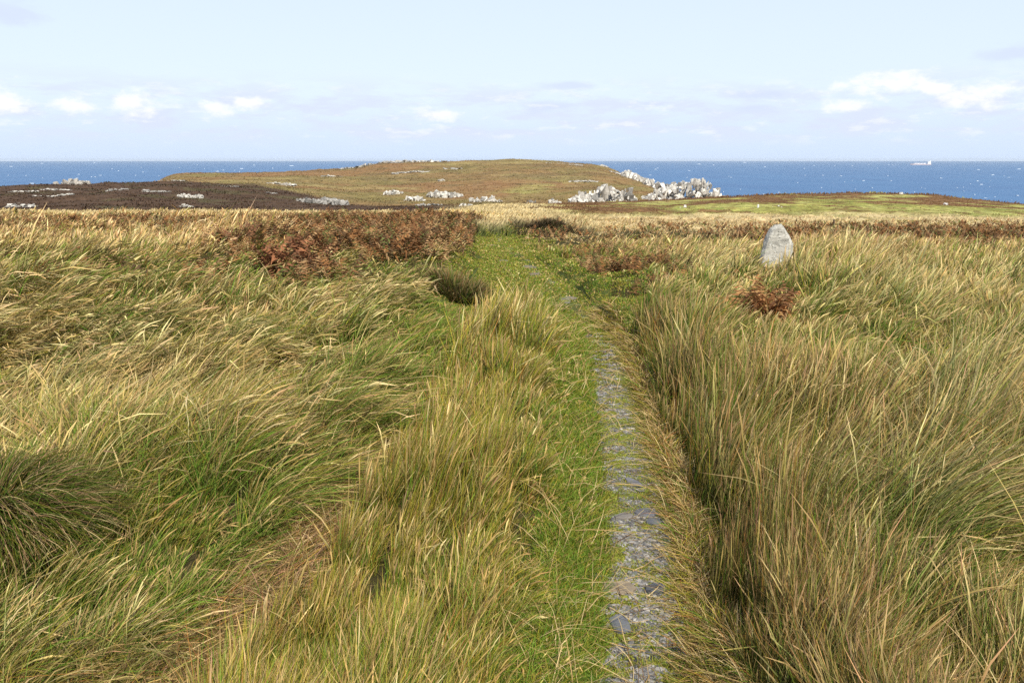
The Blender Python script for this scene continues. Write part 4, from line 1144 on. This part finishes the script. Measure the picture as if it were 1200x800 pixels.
# cumulus heads at given places: puffy white, plus soft grey-blue low band everywhere
puffs = [(8, 118, 34, 20), (-60, 120, 60, 26), (100, 124, 28, 10), (162, 124, 30, 17), (258, 128, 22, 11), (300, 122, 26, 10), (520, 135, 34, 9), (1030, 100, 62, 16), (1140, 112, 50, 18), (985, 124, 30, 9), (1090, 104, 60, 12), (1260, 110, 70, 24)]
pm = None
for q in puffs:
    e = ell(*q); pm = e if pm is None else M('MAXIMUM', pm, e)
nz = noise(40, 80, 8, 1.7, .62)
puff = rngm(M('ADD', pm, M('MULTIPLY', M('SUBTRACT', nz, .5), 2.6)), .0, .95)
band = M('MULTIPLY', rngm(EL, .010, .035), rngm(EL, .105, .060))
sb = rngm(M('ADD', noise(14, 60, 8, 4.2, .62), 0.0), .40, .62)
soft = M('MULTIPLY', M('MULTIPLY', band, sb), .95)
wisp = None
for q in [(1175, 65, 55, 14), (890, 113, 45, 7), (670, 103, 50, 8), (870, 128, 60, 8), (640, 125, 60, 12), (760, 122, 30, 4), (20, 20, 60, 18)]:
    e = ell(*q); wisp = e if wisp is None else M('MAXIMUM', wisp, e)
wisp = M('MULTIPLY', rngm(M('ADD', wisp, M('MULTIPLY', M('SUBTRACT', noise(22, 60, 6, 9.1, .6), .5), 1.8)), .1, .9), .8)
def cmix(fac, A_, B_):
    n = nt.nodes.new('ShaderNodeMix'); n.data_type = 'RGBA'; L(fac, n.inputs['Factor'])
    if isinstance(A_, tuple): n.inputs['A'].default_value = (*A_, 1)
    else: L(A_, n.inputs['A'])
    if isinstance(B_, tuple): n.inputs['B'].default_value = (*B_, 1)
    else: L(B_, n.inputs['B'])
    return n.outputs['Result']
K = 1.10
# thin high veil over the blue
veil = rngm(EL, .9, .02, .30, .86)
c = cmix(veil, sky.outputs[0], (6.95 * K, 7.95 * K, 9.7 * K))
c = cmix(rngm(EL, .09, .0, 0, .85), c, (5.6 * K, 6.7 * K, 8.5 * K))
c = cmix(soft, c, (6.2 * K, 6.8 * K, 8.4 * K))
c = cmix(wisp, c, (5.9 * K, 6.6 * K, 8.4 * K))
lowp = rngm(noise(26, 90, 8, 12.5, .62), .52, .68)
c = cmix(M('MULTIPLY', M('MULTIPLY', band, lowp), .5), c, (8.2 * K, 8.4 * K, 9.2 * K))
c = cmix(M('MULTIPLY', puff, .85), c, (8.8 * K, 8.8 * K, 9.2 * K))
L(c, bg.inputs['Color']); L(bg.outputs[0], out.inputs[0])

def haze():
    bm = bmesh.new(); bmesh.ops.create_cube(bm, size=1)
    zlo, zhi = SEA - 7.5, 16.0
    for v in bm.verts: v.co = (v.co.x * 66000, v.co.y * 66000, zlo if v.co.z < 0 else zhi)
    me = bpy.data.meshes.new('haze'); bm.to_mesh(me); bm.free()
    m, nt, o = new_mat('sea_air'); pv = nt.nodes.new('ShaderNodeVolumePrincipled')
    pv.inputs['Color'].default_value = (.80, .90, 1, 1); pv.inputs['Density'].default_value = 3.2e-5; pv.inputs['Anisotropy'].default_value = .0
    nt.links.new(pv.outputs[0], o.inputs['Volume']); me.materials.append(m)
    ob = bpy.data.objects.new('haze', me); COL.objects.link(ob)
    tag(ob, 'thin pale sea haze between the camera and the horizon', None, None, 'stuff')
haze()
# ------------------------------------------------------------------ camera, render settings
cd = bpy.data.cameras.new('camera'); cd.sensor_width = 36; cd.lens = F / 1200 * 36; cd.clip_start = .05; cd.clip_end = 80000
co = bpy.data.objects.new('camera', cd); COL.objects.link(co); co.location = (0, 0, EYE); co.rotation_euler = (math.pi / 2 - PITCH, 0, 0)
S.camera = co
S.render.engine = 'CYCLES'
S.view_settings.view_transform = 'Standard'; S.view_settings.look = 'None'; S.view_settings.exposure = .15; S.view_settings.gamma = 1
S.view_settings.use_curve_mapping = False
S.cycles.max_bounces = 5; S.cycles.diffuse_bounces = 3; S.cycles.glossy_bounces = 2; S.cycles.transmission_bounces = 3
S.cycles.use_denoising = False
S.render.resolution_x = 1024; S.render.resolution_y = 682
